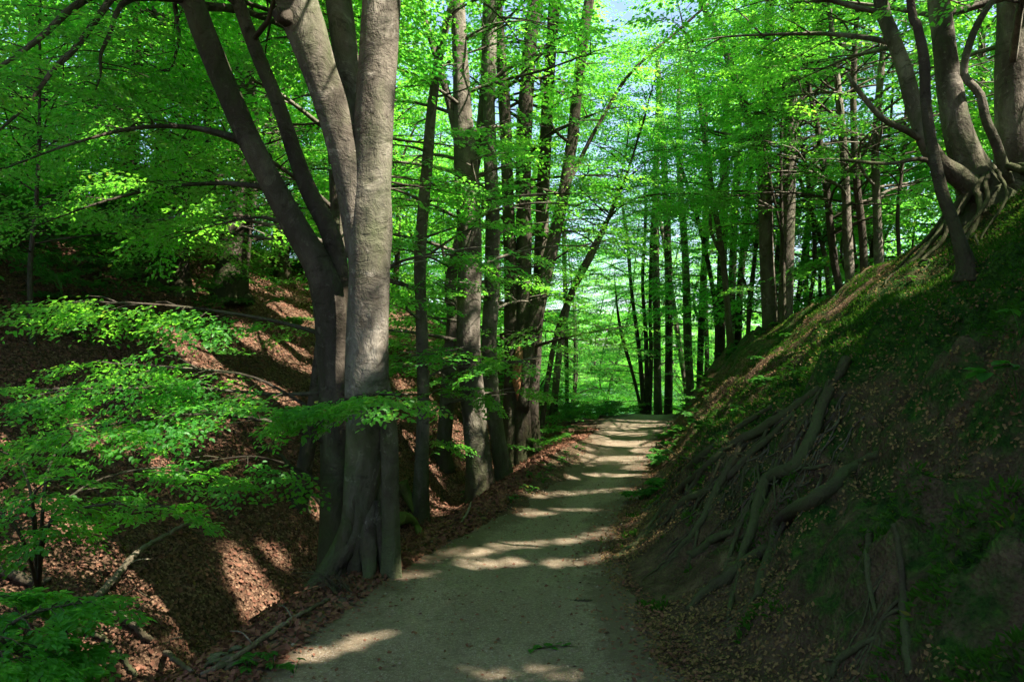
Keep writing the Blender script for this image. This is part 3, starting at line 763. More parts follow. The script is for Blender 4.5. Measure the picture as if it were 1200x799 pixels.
# left hill
SL = [
 ('thick dark beech at the head of the left slope', [(268, 350, 38), (277, 280, 34), (288, 220, 28), (292, 150, 24), (286, 60, 20)], gd(268, 352), 13),
 ('dark twisting beech with a kinked stem on the left slope', [(210, 340, 24), (212, 285, 19), (232, 250, 15), (246, 200, 12), (240, 120, 10), (205, 60, 9)], gd(210, 342), 10),
 ('black slim beech at the left of the hill copse', [(164, 325, 15), (162, 250, 14), (152, 160, 12), (160, 60, 10)], gd(164, 327), 12),
 ('short leaning beech beside the kinked one', [(190, 335, 12), (202, 280, 11), (218, 230, 9), (225, 160, 7)], gd(190, 340), 9),
 ('grey beech half hidden by leaves on the hill crest', [(330, 330, 18), (328, 250, 17), (322, 160, 15), (318, 60, 13)], 17, 13),
 ('spindly beech among the brush at the far left', [(38, 400, 7), (35, 320, 6), (42, 240, 5), (46, 160, 4)], gd(38, 402), 6),
]
for i, (lab, st, d, top) in enumerate(SL):
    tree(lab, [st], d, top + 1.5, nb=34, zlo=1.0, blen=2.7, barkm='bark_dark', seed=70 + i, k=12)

# ------------------------------------------------------------------ unseen beeches added beside and behind the view for shade, plus the ridge beeches
for i, (x, y, hgt, lab) in enumerate([(9.5, 4.2, 14, 'tall unseen beech added on the right hill to shade the near path'), (12.5, .5, 16, 'tall unseen beech added for shade on the right hill level with the viewpoint'),
                                      (13.5, 7.0, 16, 'tall unseen beech added on the hill to shade the mossy bank'), (8.5, -2.5, 13, 'lower unseen beech added on the hill to shade the near bank'), (16, 3.5, 18, 'tallest unseen beech added for shade on the hill above the near path'), (10.5, -6, 15, 'tall unseen beech added for shade behind the camera on the right hill'), (6.5, -5.5, 12, 'lower unseen beech added for shade behind the camera near the path'), (15, -4, 17, 'tallest unseen beech added for shade behind the camera on the right hill'), (6.9, 1.6, 13, 'unseen beech added for shade on the hill crest just right of the view'), (4.4, -4.5, 12, 'unseen beech added for shade close behind the camera on the near bank'),
        (8.9, 15.2, 14, 'ridge'), (10.2, 18.8, 15, 'ridge'), (12.6, 16.2, 15, 'ridge'), (8.6, 22.6, 13, 'ridge'), (13.4, 21, 15, 'ridge')]):
    ridge = lab == 'ridge'
    if ridge: lab = 'slender beech in the wood beyond the right ridge'
    z = float(H(x, y))
    st = [(CX + F * x / y0, 0, 0) for y0 in ()]
    r = np.random.default_rng(900 + i)
    P = spline([[x, y, z - .1], [x + r.normal(0, .2), y + r.normal(0, .2), z + 3], [x + r.normal(0, .5), y + r.normal(0, .5), z + 8], [x + r.normal(0, .8), y + r.normal(0, .8), z + hgt]], 30)
    R = np.linspace(.11 if ridge else .26, .03, 30)
    t = thing('beech_tree', (x, y, z), lab, 'tree', 'beeches beyond the right ridge' if ridge else 'unseen beeches added to shade the foreground')
    bt = Tubes().add(P, R, 14, .1, (.5, .35, 4, 0), i)
    tubes, sprays = grow([(P, R)], 56 if ridge else 84, z + 2.5, z + hgt, 3.4 if ridge else 4.2, r, sscale=1.2)
    for a, b, k, _ in tubes: bt.add(a, b, k, cap=False)
    bt.obj('trunk', M['bark'], t, (x, y, z))
    link('crown', leaf_mesh('crown', leaf_arrays(sprays, 'big', True, r), M['leaf'], (x, y, z), False, r), t)

# ------------------------------------------------------------------ background wood: four kinds of beech, copied
def proto(seed, hgt, rad, nb, zlo, blen, lean=.0):
    r = np.random.default_rng(seed)
    P = spline([[0, 0, -.3], [r.normal(0, .15), r.normal(0, .15), hgt * .25], [lean + r.normal(0, .4), r.normal(0, .4), hgt * .6], [lean * 1.6 + r.normal(0, .6), r.normal(0, .6), hgt]], 26)
    R = np.linspace(rad, .02, 26)
    t = thing('beech_tree', (0, 0, 0), 'x', 'tree')
    sk = [(P, R)]
    tb = Tubes().add(P, R, 10, .08, (.5, .3, 4, 0), seed)
    if r.random() < .7:
        j = 8; Q = spline([P[j], P[j] + [r.normal(0, .3), r.normal(0, .3), hgt * .15], P[j] + [r.normal(0, 1.2), r.normal(0, 1.2), hgt * .5]], 14)
        tb.add(Q, np.linspace(R[j] * .7, .02, 14), 8); sk.append((Q, np.linspace(R[j] * .7, .02, 14)))
    tubes, sprays = grow(sk, nb, zlo, hgt, blen, r, sscale=1.15)
    for a, b, k, _ in tubes: tb.add(a, b, k, cap=False)
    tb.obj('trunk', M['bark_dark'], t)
    link('crown', leaf_mesh('crown', leaf_arrays(sprays, 'far', False, r), M['leaf'], (0, 0, 0), False, r), t)
    return t
PROTO = [proto(11, 13, .11, 54, .9, 3.1), proto(12, 15, .13, 60, 1.6, 3.3, 1.2), proto(13, 11, .08, 48, .5, 2.7, -1.0), proto(14, 16, .14, 64, 1.2, 3.5)]
used = set()
def put(x, y, label, group, r, smin=.85, smax=1.2):
    k = int(r.integers(4)); p = PROTO[k]
    if k not in used:
        used.add(k); o = p
    else:
        o = p.copy(); C.objects.link(o)
        for ch in list(p.children):
            c = ch.copy(); C.objects.link(c); c.parent = o
    o.location = (x, y, float(H(x, y)) - .05); o.rotation_euler = (0, 0, r.uniform(0, 6.28)); s = r.uniform(smin, smax); o.scale = (s, s, s * r.uniform(.9, 1.1))
    o['label'] = label; o['group'] = group; o['category'] = 'tree'
r = np.random.default_rng(44)
for x, y in [(-6, 17), (-9, 15), (-12, 17), (-9.5, 20), (-14, 22), (-7, 23), (-18, 24), (-11.5, 27), (-4.5, 22.5), (-15.5, 15), (-20, 18), (-17, 31), (-24, 28), (-6.5, 30)]:
    put(x + r.normal(0, .5), y + r.normal(0, .5), 'leafy beech in the dense wood on the left hill', 'beeches of the left hill wood', r)
for x, y in [(-2.2, 25), (-.2, 22), (-3.5, 33), (-.6, 30), (-1.8, 38), (-5.2, 40), (-5, 34), (-3, 46), (-8, 43), (-.6, 52), (1.8, 62), (-6, 56), (-3.4, 28), (-1.6, 31), (-2.7, 20), (-3.3, 24.5), (-5, 19.5)]:
    put(x + r.normal(0, .3), y + r.normal(0, .5), 'slim beech behind the left trunks towards the lake', 'beeches between the left trunks and the lake', r, .75, 1.05)
for x, y in [(9.5, 27), (11, 23), (13.5, 27), (16, 24), (15.5, 17.5), (18.5, 21), (21, 28), (11, 46), (13.5, 52), (16.5, 56), (11.5, 60), (14, 40), (22, 41), (26, 45), (31, 41), (20, 49), (28, 35), (24, 31), (19, 40), (25, 35), (24, 23), (15, 48)]:
    put(x + r.normal(0, .4), y + r.normal(0, .4), 'slender beech in the wood beyond the right ridge', 'beeches beyond the right ridge', r)
for x, y in [(4.5, 52), (7.5, 58), (10, 66), (1.5, 62), (5.5, 75), (2.6, 34), (4.6, 38), (5.2, 44), (3.4, 42), (7, 49), (6, 34)]:
    put(x, y, 'bright leafy beech by the lake shore past the path end', 'beeches on the lake shore', r, .7, .95)

BUSH = [(x_, y_, 2.2, 'tall leafy bush in the understorey beyond the right ridge', 'understorey bushes beyond the right ridge') for x_, y_ in [(7.2, 29), (8.8, 27), (10.5, 30), (7.5, 34), (10, 36), (13, 33), (12.5, 27), (15.5, 29), (9.3, 23.5), (11.5, 24.5), (9.8, 19.5), (12.5, 20.5), (15, 22), (18, 26), (10, 16.8), (13.5, 17.5), (16.5, 36), (13, 41), (8.5, 41), (18.5, 31)]] + \
    [(x_, y_, 1.5, 'leafy bush on the crest of the left hill', 'bushes on the left hill crest') for x_, y_ in [(-9, 17), (-7.4, 18.5), (-10.5, 14.5), (-6, 20), (-8.2, 15.2), (-12, 16.5), (-4.6, 21)]]
for k, (x, y, bs, blab, bgrp) in enumerate(BUSH + [(x_, y_, 1.0, 'rounded leafy bush on the lake bank left of the path end', 'bushes on the lake bank') for x_, y_ in [(-.6, 20), (.4, 23), (1.6, 27), (-1.8, 24), (3.0, 31), (.6, 31), (4.6, 36), (2.2, 37), (-3.5, 21), (-3, 27), (6.5, 42), (-2, 34)]] + [(x_, y_, 2.0, 'rounded leafy bush on the lake bank left of the path end', 'bushes on the lake bank') for x_, y_ in [(2.4, 31), (3.8, 35), (5.2, 40), (1.2, 34), (3, 40), (4.6, 46)]]):
    z = float(H(x, y)); t = thing('leafy_bush', (x, y, z), blab, 'bush', bgrp)
    tb = Tubes(); sp = []
    for j in range(int(26 * bs)):
        a = r.uniform(0, 6.28); L = r.uniform(.6, 1.5) * bs; e = np.array([x, y, z]) + np.array([math.cos(a) * L * .8, math.sin(a) * L * .8, L * r.uniform(.25, 1.1)])
        tb.add(spline([[x, y, z - .1], ([x, y, z] + e) / 2 + [0, 0, .15], e], 6), np.linspace(.014, .004, 6), 4, cap=False)
        for f in (.55, .8, 1):
            a2 = a + r.normal(0, .7); sp.append((*(np.array([x, y, z]) * (1 - f) + e * f), math.cos(a2), math.sin(a2), .1, r.normal(0, .3), r.normal(0, .3), 1, r.uniform(.5, .9) * min(bs, 1.3)))
    tb.obj('stems', M['bark_dark'], t, (x, y, z)); link('leaves', leaf_mesh('leaves', leaf_arrays(sp, 'mid', False, r), M['leaf'], (x, y, z), False, r), t)

# far shore wood across the water
pts = []
for k in range(1100):
    x = r.uniform(-130, 150); y = 172 + 80 * r.random() ** 1.8 + .25 * x; h = float(H(x, y))
    pts.append((x, y, h + r.uniform(-1, 15), r.normal(), r.normal(), 0, 0, 0, 1, r.uniform(6, 11)))
tpf = leaf_arrays(pts, 'far', False, r)
tpf = (tpf[0], tpf[1], tpf[2] + r.normal(0, .7, tpf[2].shape), tpf[3] * 9)
nn = tpf[2] - tpf[1] * (tpf[2] * tpf[1]).sum(1)[:, None]; tpf = (tpf[0], tpf[1], nn / np.linalg.norm(nn, axis=1)[:, None], tpf[3])
tag(link('far_wood', leaf_mesh('far_wood', tpf, M['leaf'], (0, 0, 0), False, r)), 'wood on the far shore of the lake', 'wood', kind='stuff')

# ------------------------------------------------------------------ low leafy boughs hanging in front of the big beeches, and the shrubs below them
def bough(parent, org, pts, r0, r, sprays_per_m=7.0, spread=.55, sscale=.62, tpl='fine', barkm='bark_dark', name='bough', start=.25, droop=0, leafy=True):
    Q = spline(np.array(pts), 18); n = len(Q)
    tb = Tubes(); tb.add(Q, np.linspace(r0, .004, n), 6)
    L = np.linalg.norm(np.diff(Q, axis=0), axis=1).sum(); sp = []
    m = int(L * sprays_per_m)
    for s in range(m):
        t = start + (1 - start) * (s + r.random() * .7) / m
        k = min(int(t * (n - 1)), n - 2); p = Q[k] + (Q[k + 1] - Q[k]) * (t * (n - 1) - k)
        tg = Q[k + 1] - Q[k]; h = math.atan2(tg[1], tg[0]) + (1 if s % 2 else -1) * math.radians(r.uniform(25, 60))
        l = spread * r.uniform(.25, 1.0) * (1.15 - .6 * t)
        dv = np.array([math.cos(h), math.sin(h), r.normal(-.12 - droop, .17)])
        tb.add(np.array([p, p + dv * l * .5 + [0, 0, .02], p + dv * l]), np.array([.006, .004, .0025]), 4, cap=False)
        for f in ([1.0] if l < .3 else [.45, 1.0]):
            hh = h + r.normal(0, .3)
            sp.append((*(p + dv * l * f * .8), math.cos(hh), math.sin(hh), r.normal(-.2 - droop, .17), r.normal(0, .24), r.normal(0, .24), 1, sscale * r.uniform(.7, 1.15)))
    tg = Q[-1] - Q[-2]; tg /= np.linalg.norm(tg)
    sp.append((*Q[-2], *tg, 0, 0, 1, sscale))
    o = tb.obj(name, M[barkm], parent, org)
    if leafy: link('leaves', leaf_mesh('leaves', leaf_arrays(sp, tpl, False, r), M['leaf'], org, True, r), o)
    return o
r = np.random.default_rng(5)
A = at
dB = d1 + .4
for pts, r0, kw in [
    ([A(388, 395, dB), A(330, 378, 6.9), A(250, 364, 6.6), A(170, 356, 6.3), A(85, 354, 6.1)], .022, dict(spread=.6)),
    ([A(384, 460, dB), A(320, 462, 6.6), A(230, 455, 6.3), A(130, 455, 6.0), A(42, 456, 5.9)], .022, dict(spread=.7)),
    ([A(386, 520, dB), A(310, 492, 6.2), A(210, 486, 5.8), A(120, 500, 5.5), A(60, 520, 5.3)], .02, dict(spread=.75, sprays_per_m=6)),
    ([A(388, 500, dB), A(350, 470, 6.4), A(290, 440, 6.2), A(200, 430, 6.1), A(120, 425, 6.2)], .018, dict(spread=.5)),
    ([A(388, 575, dB), A(350, 550, 6.4), A(300, 535, 5.9), A(240, 540, 5.5)], .018, dict(spread=.45, sprays_per_m=4)),
    ([A(243, 50, dB), A(190, -30, 6.7), A(100, 0, 6.0), A(50, 42, 5.6), A(0, 78, 5.2), A(-70, 110, 4.9)], .05, dict(spread=.8, sprays_per_m=3, start=.1)),
    ([A(235, 20, dB), A(180, -50, 6.7), A(130, 0, 6.0), A(90, 55, 5.7), A(62, 82, 5.5), A(35, 120, 5.4), A(0, 152, 5.2), A(-40, 190, 5)], .04, dict(spread=.7, sprays_per_m=3, start=.3)),
    ([A(225, 0, dB), A(150, 0, 6.3), A(128, 42, 6.0), A(118, 65, 5.9), A(118, 88, 5.9), A(112, 106, 5.9)], .03, dict(leafy=False)),
    ([A(245, 40, dB), A(206, 0, 7.6), A(210, 40, 7.7), A(205, 66, 7.8), A(194, 84, 7.9), A(150, 60, 7.9)], .03, dict(spread=.8, sprays_per_m=3)),
    ([A(290, 165, dB), A(230, 150, 6.9), A(160, 150, 6.6), A(80, 170, 6.3), A(0, 200, 6.1)], .03, dict(spread=.9, sprays_per_m=5)),
    ([A(320, 220, dB), A(260, 215, 7.0), A(190, 220, 6.8), A(110, 240, 6.6), A(30, 270, 6.4)], .03, dict(spread=.9, sprays_per_m=5)),
    ([A(350, 270, dB), A(310, 255, 7.2), A(260, 262, 7.0), A(200, 280, 6.9)], .02, dict(spread=.6, sprays_per_m=5)),
]:
    bough(T2, B2, pts, r0, r, **kw)
for pts, r0, kw in [([A(494, 462, d3), A(460, 462, d1 - .35), A(420, 466, d1 - .55), A(350, 486, d1 - .8)], .012, dict(spread=.25, sprays_per_m=5, sscale=.42)),
                    ([A(495, 468, d3), A(515, 456, d3 - .3), A(540, 458, d3 - .5), A(562, 468, d3 - .6)], .01, dict(spread=.35, sprays_per_m=9, sscale=.5, start=.1)),
                    ([A(497, 520, d3), A(510, 515, d3 + .2), A(530, 520, d3 + .3)], .008, dict(spread=.3, sprays_per_m=9, sscale=.45, start=.1)),
                    ([A(493, 300, d3), A(530, 300, d3 - .2), A(570, 325, d3 - .3)], .01, dict(spread=.4, sprays_per_m=6, sscale=.5, start=.2))]:
    bough(T3, B3, pts, r0, r, **kw)

def shrub(label, base, arms, seed, **kw):
    r = np.random.default_rng(seed)
    t = thing('beech_shrub', base, label, 'shrub')
    for pts in arms: bough(t, base, [base + [0, 0, -.05]] + pts, .016, r, name='stem', **kw)
    return t
b = gp(45, 690)
shrub('bushy young beech spreading over the gully at the left edge of the photo', b,
      [[A(55, 620, 5.3), A(100, 570, 5.3), A(180, 548, 5.4), A(262, 560, 5.5)], [A(50, 630, 5.1), A(80, 600, 5.0), A(140, 590, 5.0), A(205, 600, 5.1)], [A(40, 600, 5.3), A(20, 540, 5.3), A(-30, 520, 5.2)],
       [A(50, 600, 5.4), A(60, 540, 5.5), A(90, 510, 5.5), A(130, 505, 5.4)], [A(30, 640, 5.0), A(0, 600, 4.8), A(-60, 580, 4.6)], [A(40, 620, 5.2), A(40, 580, 4.9), A(60, 560, 4.7)]], 61, spread=.36, sprays_per_m=2.8, sscale=.42)
b = gp(-20, 780)
shrub('low leafy beech shoot in the bottom left corner', b,
      [[A(10, 735, 4.1), A(50, 715, 4.1), A(100, 705, 4.2)], [A(-10, 745, 3.9), A(20, 765, 3.9), A(60, 780, 3.9)], [A(-25, 720, 4.1), A(-10, 700, 4.2), A(15, 705, 4.3)], [A(-10, 760, 3.8), A(20, 785, 3.8), A(50, 800, 3.7)]], 62, spread=.2, sprays_per_m=6, sscale=.28)

# ------------------------------------------------------------------ roots on the right bank
def root(label, pts, seed, barkm='bark_root'):
    r = np.random.default_rng(seed)
    P = []; R = []
    for px, py, w in pts:
        g = gp(px, py); rad = w / 2 / F * g[1] * .95; g[2] += rad * .12; P.append(g); R.append(rad)
    n = 8 * len(pts); Q = spline(np.c_[P, R], n)
    base = Q[0, :3].copy()
    wob = np.stack([fbm(np.arange(n) * .35, np.full(n, 3.7 * c), seed, 2) for c in range(3)], 1) * Q[:, 3:4] * .4
    t = Tubes().add(Q[:, :3] + wob, np.maximum(Q[:, 3], .004), 10, .35, None, seed)
    for q_ in range(len(pts)):                      # side rootlets diving back into the soil
        i0 = int(r.integers(2, n - 2)); p = Q[i0, :3]; a_ = r.uniform(0, 6.28); L_ = r.uniform(.12, .4); e = [p]
        for st_ in range(1, 6):
            x_ = p[0] + math.cos(a_) * L_ * st_ / 5 - .04 * st_; y_ = p[1] + math.sin(a_) * L_ * st_ / 5; e.append(np.array([x_, y_, float(H(x_, y_)) + .006 - .004 * st_]))
        t.add(spline(e, 10), np.linspace(Q[i0, 3] * .45, .003, 10), 6)
    o = t.obj('tree_root', M[barkm], None, base); o.location = base
    tag(o, label, 'root', 'exposed roots on the right bank')
for i, (lab, pts) in enumerate([
    ('longest root winding from the mossy lip down to the path edge', [(992, 428, 13), (965, 475, 14), (938, 540, 15), (900, 568, 14), (885, 610, 13), (868, 655, 10), (858, 700, 8), (850, 748, 6)]),
    ('thickest root slanting down from under the moss cushion', [(1030, 532, 10), (1000, 555, 17), (958, 590, 20), (915, 615, 18), (905, 650, 15), (890, 690, 11), (884, 705, 6)]),
    ('buried root running left from the elbow of the thickest root', [(900, 645, 14), (860, 672, 16), (828, 695, 13), (805, 715, 8)]),
    ('long thin root curving along the foot of the bank onto the path', [(932, 484, 8), (885, 530, 9), (845, 565, 9), (800, 592, 9), (765, 622, 8), (735, 645, 7), (700, 666, 4)]),
    ('thin straight root beside the longest root', [(885, 575, 4), (870, 610, 5), (855, 650, 5), (848, 672, 4)]),
    ('short upright root under the round moss cushion', [(1018, 622, 7), (1016, 655, 8), (1018, 690, 7), (1026, 725, 4)]),
    ('tall upright root beside the short one, reaching the photo bottom', [(1048, 618, 7), (1055, 660, 9), (1058, 700, 11), (1062, 745, 13), (1066, 797, 13)]),
    ('low root arching to the bottom edge left of the tall upright root', [(1050, 742, 6), (1015, 758, 8), (985, 785, 9), (975, 800, 9)]),
    ('dark root descending at the path bend', [(870, 520, 7), (830, 548, 8), (795, 575, 9), (770, 605, 8), (748, 632, 5)]),
    ('upper dark root parallel to the bank crest', [(960, 462, 9), (915, 492, 11), (868, 520, 12), (835, 545, 11), (815, 570, 9), (805, 600, 5)]),
    ('thin root crossing the longest root near its top', [(905, 552, 5), (925, 548, 6), (945, 553, 5), (972, 545, 4)]),
    ('slight root hanging straight below the dark upper root', [(838, 560, 4), (828, 590, 4), (818, 625, 4), (812, 652, 3)]),
    ('pale thin root on the sunlit foot of the bank', [(815, 535, 4), (795, 552, 4), (780, 562, 3), (762, 578, 2.5)]),
    ('highest dark root hugging the crest above the path bend', [(905, 478, 6), (870, 500, 8), (838, 525, 9), (808, 548, 9), (785, 572, 7), (772, 595, 5)]),
    ('dark root forking down steeply from the crest to the path bend', [(880, 512, 7), (858, 545, 9), (838, 580, 9), (820, 615, 8), (800, 640, 6), (785, 655, 4)]),
    ('stubby root stump poking from the bare soil near the path', [(860, 625, 9), (835, 640, 10), (815, 648, 9), (806, 652, 5)]),
]): root(lab, pts, 500 + i)
rr_ = np.random.default_rng(88)
for k in range(14):
    px = 792 + 14 * k + rr_.normal(0, 4); py = 572 - .62 * (px - 792) + rr_.normal(0, 8); L = rr_.uniform(70, 150); a = math.radians(rr_.uniform(112, 138)); w = rr_.uniform(3, 6.5); c_ = rr_.normal(0, .12)
    root('thin root running diagonally down the bare bank beside its like', [(px + math.cos(a + c_ * j) * L * j / 4, py + math.sin(a + c_ * j) * L * j / 4, w * (1 - .16 * j)) for j in range(5)], 540 + k)
rl = Tubes(); r = np.random.default_rng(9)
for k in range(60):
    px = r.uniform(790, 1010); py = 655 - (px - 790) * .62 + r.normal(0, 26) - 45
    L = r.uniform(30, 90); a = math.radians(r.uniform(105, 150)); P = []
    for j in range(6):
        g = gp(px + math.cos(a) * L * j / 5 + r.normal(0, 2), py + math.sin(a) * L * j / 5 + r.normal(0, 2)); g[2] += .012; P.append(g)
    rl.add(spline(P, 12), np.linspace(.009, .003, 12) * r.uniform(.5, 1.3), 5)
tag(rl.obj('rootlets', M['bark_root']), 'tangle of hair-thin rootlets on the bare bank', 'rootlets', kind='stuff')
# bare roots round the mound of the huge beech
for k in range(17):
    a = math.radians(150 + k * 15 + r.normal(0, 6)); rr = r.uniform(.9, 1.7); P = []
    for j in range(7):
        f = j / 6; d = .30 + rr * f; x = BR1[0] + math.cos(a + .3 * f * r.normal()) * d; y = BR1[1] + math.sin(a) * d
        z = float(H(x, y)) + .42 * (1 - f) ** 2.2 + .008; P.append((x, y, z))
    Tubes().add(spline(P, 18) + r.normal(0, .008, (18, 3)), np.linspace(r.uniform(.025, .055), .006, 18), 8, .3, None, k).obj('root', M['bark_root'], R1, BR1)

# ------------------------------------------------------------------ fallen wood
def stick(name, label, cat, pts, seed, matn='wood', lift=.6, kk=9, twigs=(), group=None):
    r = np.random.default_rng(seed); P = []; R = []
    for px, py, w, h in pts:
        g = gp(px, py); rad = w / 2 / F * g[1]; g[2] += rad * lift + h; P.append(g); R.append(rad)
    n = 9 * len(pts); Q = spline(np.c_[P, R], n); base = Q[0, :3].copy()
    t = Tubes().add(Q[:, :3] + r.normal(0, .004, (n, 3)), np.maximum(Q[:, 3], .003), kk, .2, None, seed)
    for f, dx, dy, dz, rad in twigs:
        p = Q[int(f * (n - 1)), :3]; e = p + np.array([dx, dy, dz])
        t.add(spline([p, (p + e) / 2 + [0, 0, .03], e], 8), np.linspace(rad, .003, 8), 6)
    o = t.obj(name, M[matn], None, base); o.location = base
    return tag(o, label, cat, group)
stick('fallen_branch', 'pale forked dead branch propped up to the right in the gully', 'branch', [(113, 712, 9, .05), (135, 697, 8, .12), (160, 678, 7, .2), (200, 662, 5, .28), (225, 652, 4, .33), (246, 644, 2.5, .38)], 1, twigs=[(.3, .2, .1, .05, .012), (.75, .35, .05, -.08, .007), (.6, .05, -.1, .08, .006)])
stick('fallen_branch', 'pale dead branch sloping down to the bottom of the gully', 'branch', [(108, 722, 8, .1), (140, 738, 8, .1), (170, 757, 8, .07), (195, 775, 7, .05), (224, 792, 5, .02)], 2, twigs=[(.35, .15, .15, .15, .01), (.5, -.12, -.1, .15, .008), (.7, .2, -.05, .12, .007), (.2, .1, .2, .12, .01)])
stick('fallen_branch', 'dark crooked branch lying lowest in the gully', 'branch', [(62, 735, 9, .03), (90, 748, 8, .05), (115, 757, 7, .06), (140, 778, 6, .04), (160, 800, 5, .02)], 3, 'bark_dark', twigs=[(.5, .3, .2, .1, .01)])
stick('fallen_branch', 'thick grey branch end at the left edge above the gully floor', 'branch', [(-20, 672, 13, .05), (15, 684, 12, .05), (42, 694, 9, .04), (60, 690, 4, .06)], 4, 'wood')
stick('fallen_branch', 'long thin pale stick lying along the edge between path and gully', 'branch', [(385, 708, 5, .02), (350, 728, 5, .03), (310, 755, 6, .03), (275, 778, 6, .03), (235, 797, 5, .02)], 5, 'wood', twigs=[(.3, -.12, .1, .05, .006), (.6, -.15, .05, .06, .006)])
stick('twig', 'short dark twig lying on the middle of the path', 'twig', [(668, 706, 3, 0), (685, 707, 3, .01), (697, 705, 2, 0)], 6, 'bark_dark')
stick('twig', 'small broken twig at the foot of the torn-bark beech bundle', 'twig', [(540, 614, 3, .0), (549, 606, 3, .06), (552, 600, 2, .1)], 7, 'wood')
stick('fallen_branch', 'dark thin branch arching over the shaded left slope', 'branch', [(300, 535, 4, .1), (330, 560, 4, .25), (350, 590, 4, .3), (375, 612, 4, .2), (392, 622, 3, .05)], 8, 'bark_dark')
# splintered wood heaped by the gully mouth, brushwood at the beech's foot
t = thing('wood_heap', gp(270, 775), 'heap of splintered bark and rotten wood at the gully mouth', 'wood heap')
r = np.random.default_rng(21)
for k in range(18):
    g = gp(270 + r.normal(0, 20), 778 - r.normal(0, 8)); a = math.radians(r.normal(30, 25)); L = r.uniform(.08, .28)
    d = np.array([math.cos(a) * L, math.sin(a) * L, r.normal(.02, .04)]); g[2] += .0 + r.random() * .02
    Tubes().add(spline([g - d / 2, g + [0, 0, .01], g + d / 2], 6), np.array([.004, .012, .016, .014, .012, .004]) * r.uniform(.6, 1.6), 6, .3, None, k).obj('splinter', M['bark'], t, t.location)
t = thing('brush_pile', gp(392, 690), 'fan of thin dry twigs at the foot of the massive beech', 'brushwood')
tb = Tubes(); g0 = gp(405, 695)
for k in range(38):
    g = g0 + [r.normal(0, .05), r.normal(0, .05), .0]; a = math.radians(r.uniform(110, 240)); L = r.uniform(.15, .4)
    e = g + np.array([math.cos(a) * L, math.sin(a) * L * .4, L * r.uniform(.1, .75)])
    tb.add(spline([g, (g + e) / 2 + [0, 0, .06], e], 7), np.linspace(.0032, .0012, 7), 4)
tb.obj('twigs', M['bark'], t, t.location)

# ------------------------------------------------------------------ leaf litter, moss, herbs
def nrm(x, y, e=.04):
    gx_ = (H(x + e, y) - H(x - e, y)) / (2 * e); gy_ = (H(x, y + e) - H(x, y - e)) / (2 * e)
    n = np.stack([-gx_, -gy_, np.ones_like(gx_)], -1); return n / np.linalg.norm(n, axis=1)[:, None]
def scatter(name, x, y, size, lift, tilt, r, matn, label, cat, near=False, width=.33, upright=False):
    z = H(x, y); n = nrm(x, y); n0 = n
    n = n + r.normal(0, tilt, n.shape); n /= np.linalg.norm(n, axis=1)[:, None]
    f = r.normal(0, 1, n.shape); f -= n * (f * n).sum(1)[:, None]; f /= np.linalg.norm(f, axis=1)[:, None]
    if upright: n, f = f, n
    P = np.stack([x, y, z], -1) + n0 * lift[:, None]
    return tag(link(name, leaf_mesh(name, (P, f, n, size), M[matn], (0, 0, 0), near, r, width)), label, cat, kind='stuff')
r = np.random.default_rng(33)
def left_pts(n):
    y = 2.2 + 15 * r.random(n) ** 1.5; u = 9.5 * r.random(n) ** 1.35 - .25; return crest(y) - u, y
def right_pts(n, dmax=5.5):
    y = 2.0 + 15 * r.random(n) ** 1.4; d = dmax * r.random(n) ** 1.2 - .12; return foot(y) + d, y
x, y = left_pts(90000)
scatter('leaf_litter', x, y, r.uniform(.03, .065, len(x)), r.uniform(.004, .03, len(x)), .45, r, 'litter', 'brown beech leaf litter on the gully slopes', 'leaf litter')
x, y = right_pts(110000); k = vnoise(x * 1.7, y * 1.7, 90) > .34; x, y = x[k], y[k]
scatter('leaf_litter', x, y, r.uniform(.014, .032, len(x)), r.uniform(.003, .02, len(x)), .5, r, 'litter_olive', 'small brown leaves caught on the right bank', 'leaf litter')
y = 2.2 + 14 * r.random(11000) ** 1.4; e = r.normal(0, .26, len(y)); x = np.where(r.random(len(y)) < .5, crest(y) + abs(e) - .1, foot(y) - abs(e) + .1)
k = r.random(len(y)) < .26; x = np.where(k, crest(y) + (foot(y) - crest(y)) * r.random(len(y)), x)
scatter('path_litter', x, y, r.uniform(.012, .04, len(x)), r.uniform(.012, .02, len(x)), .3, r, 'litter', 'scattered leaf crumbs along the edges of the path', 'leaf litter')
x, y = right_pts(230000); d = x - foot(y); hgt = H(x, y)
mm = sstep(.3, .9, d) * (.25 + .6 * sstep(-.3, .25, hgt - hs_t(y)) * sstep(.3, 1.2, hs_t(y))) + (fbm(x * 3.1, y * 3.1, 95, 4)) * .75
k = mm > .38; x, y = x[k], y[k]
scatter('moss', x, y, r.uniform(.016, .062, len(x)), np.full(len(x), -.003), .55, r, 'moss_blade', 'green moss cushions on the right bank', 'moss', False, .16, True)
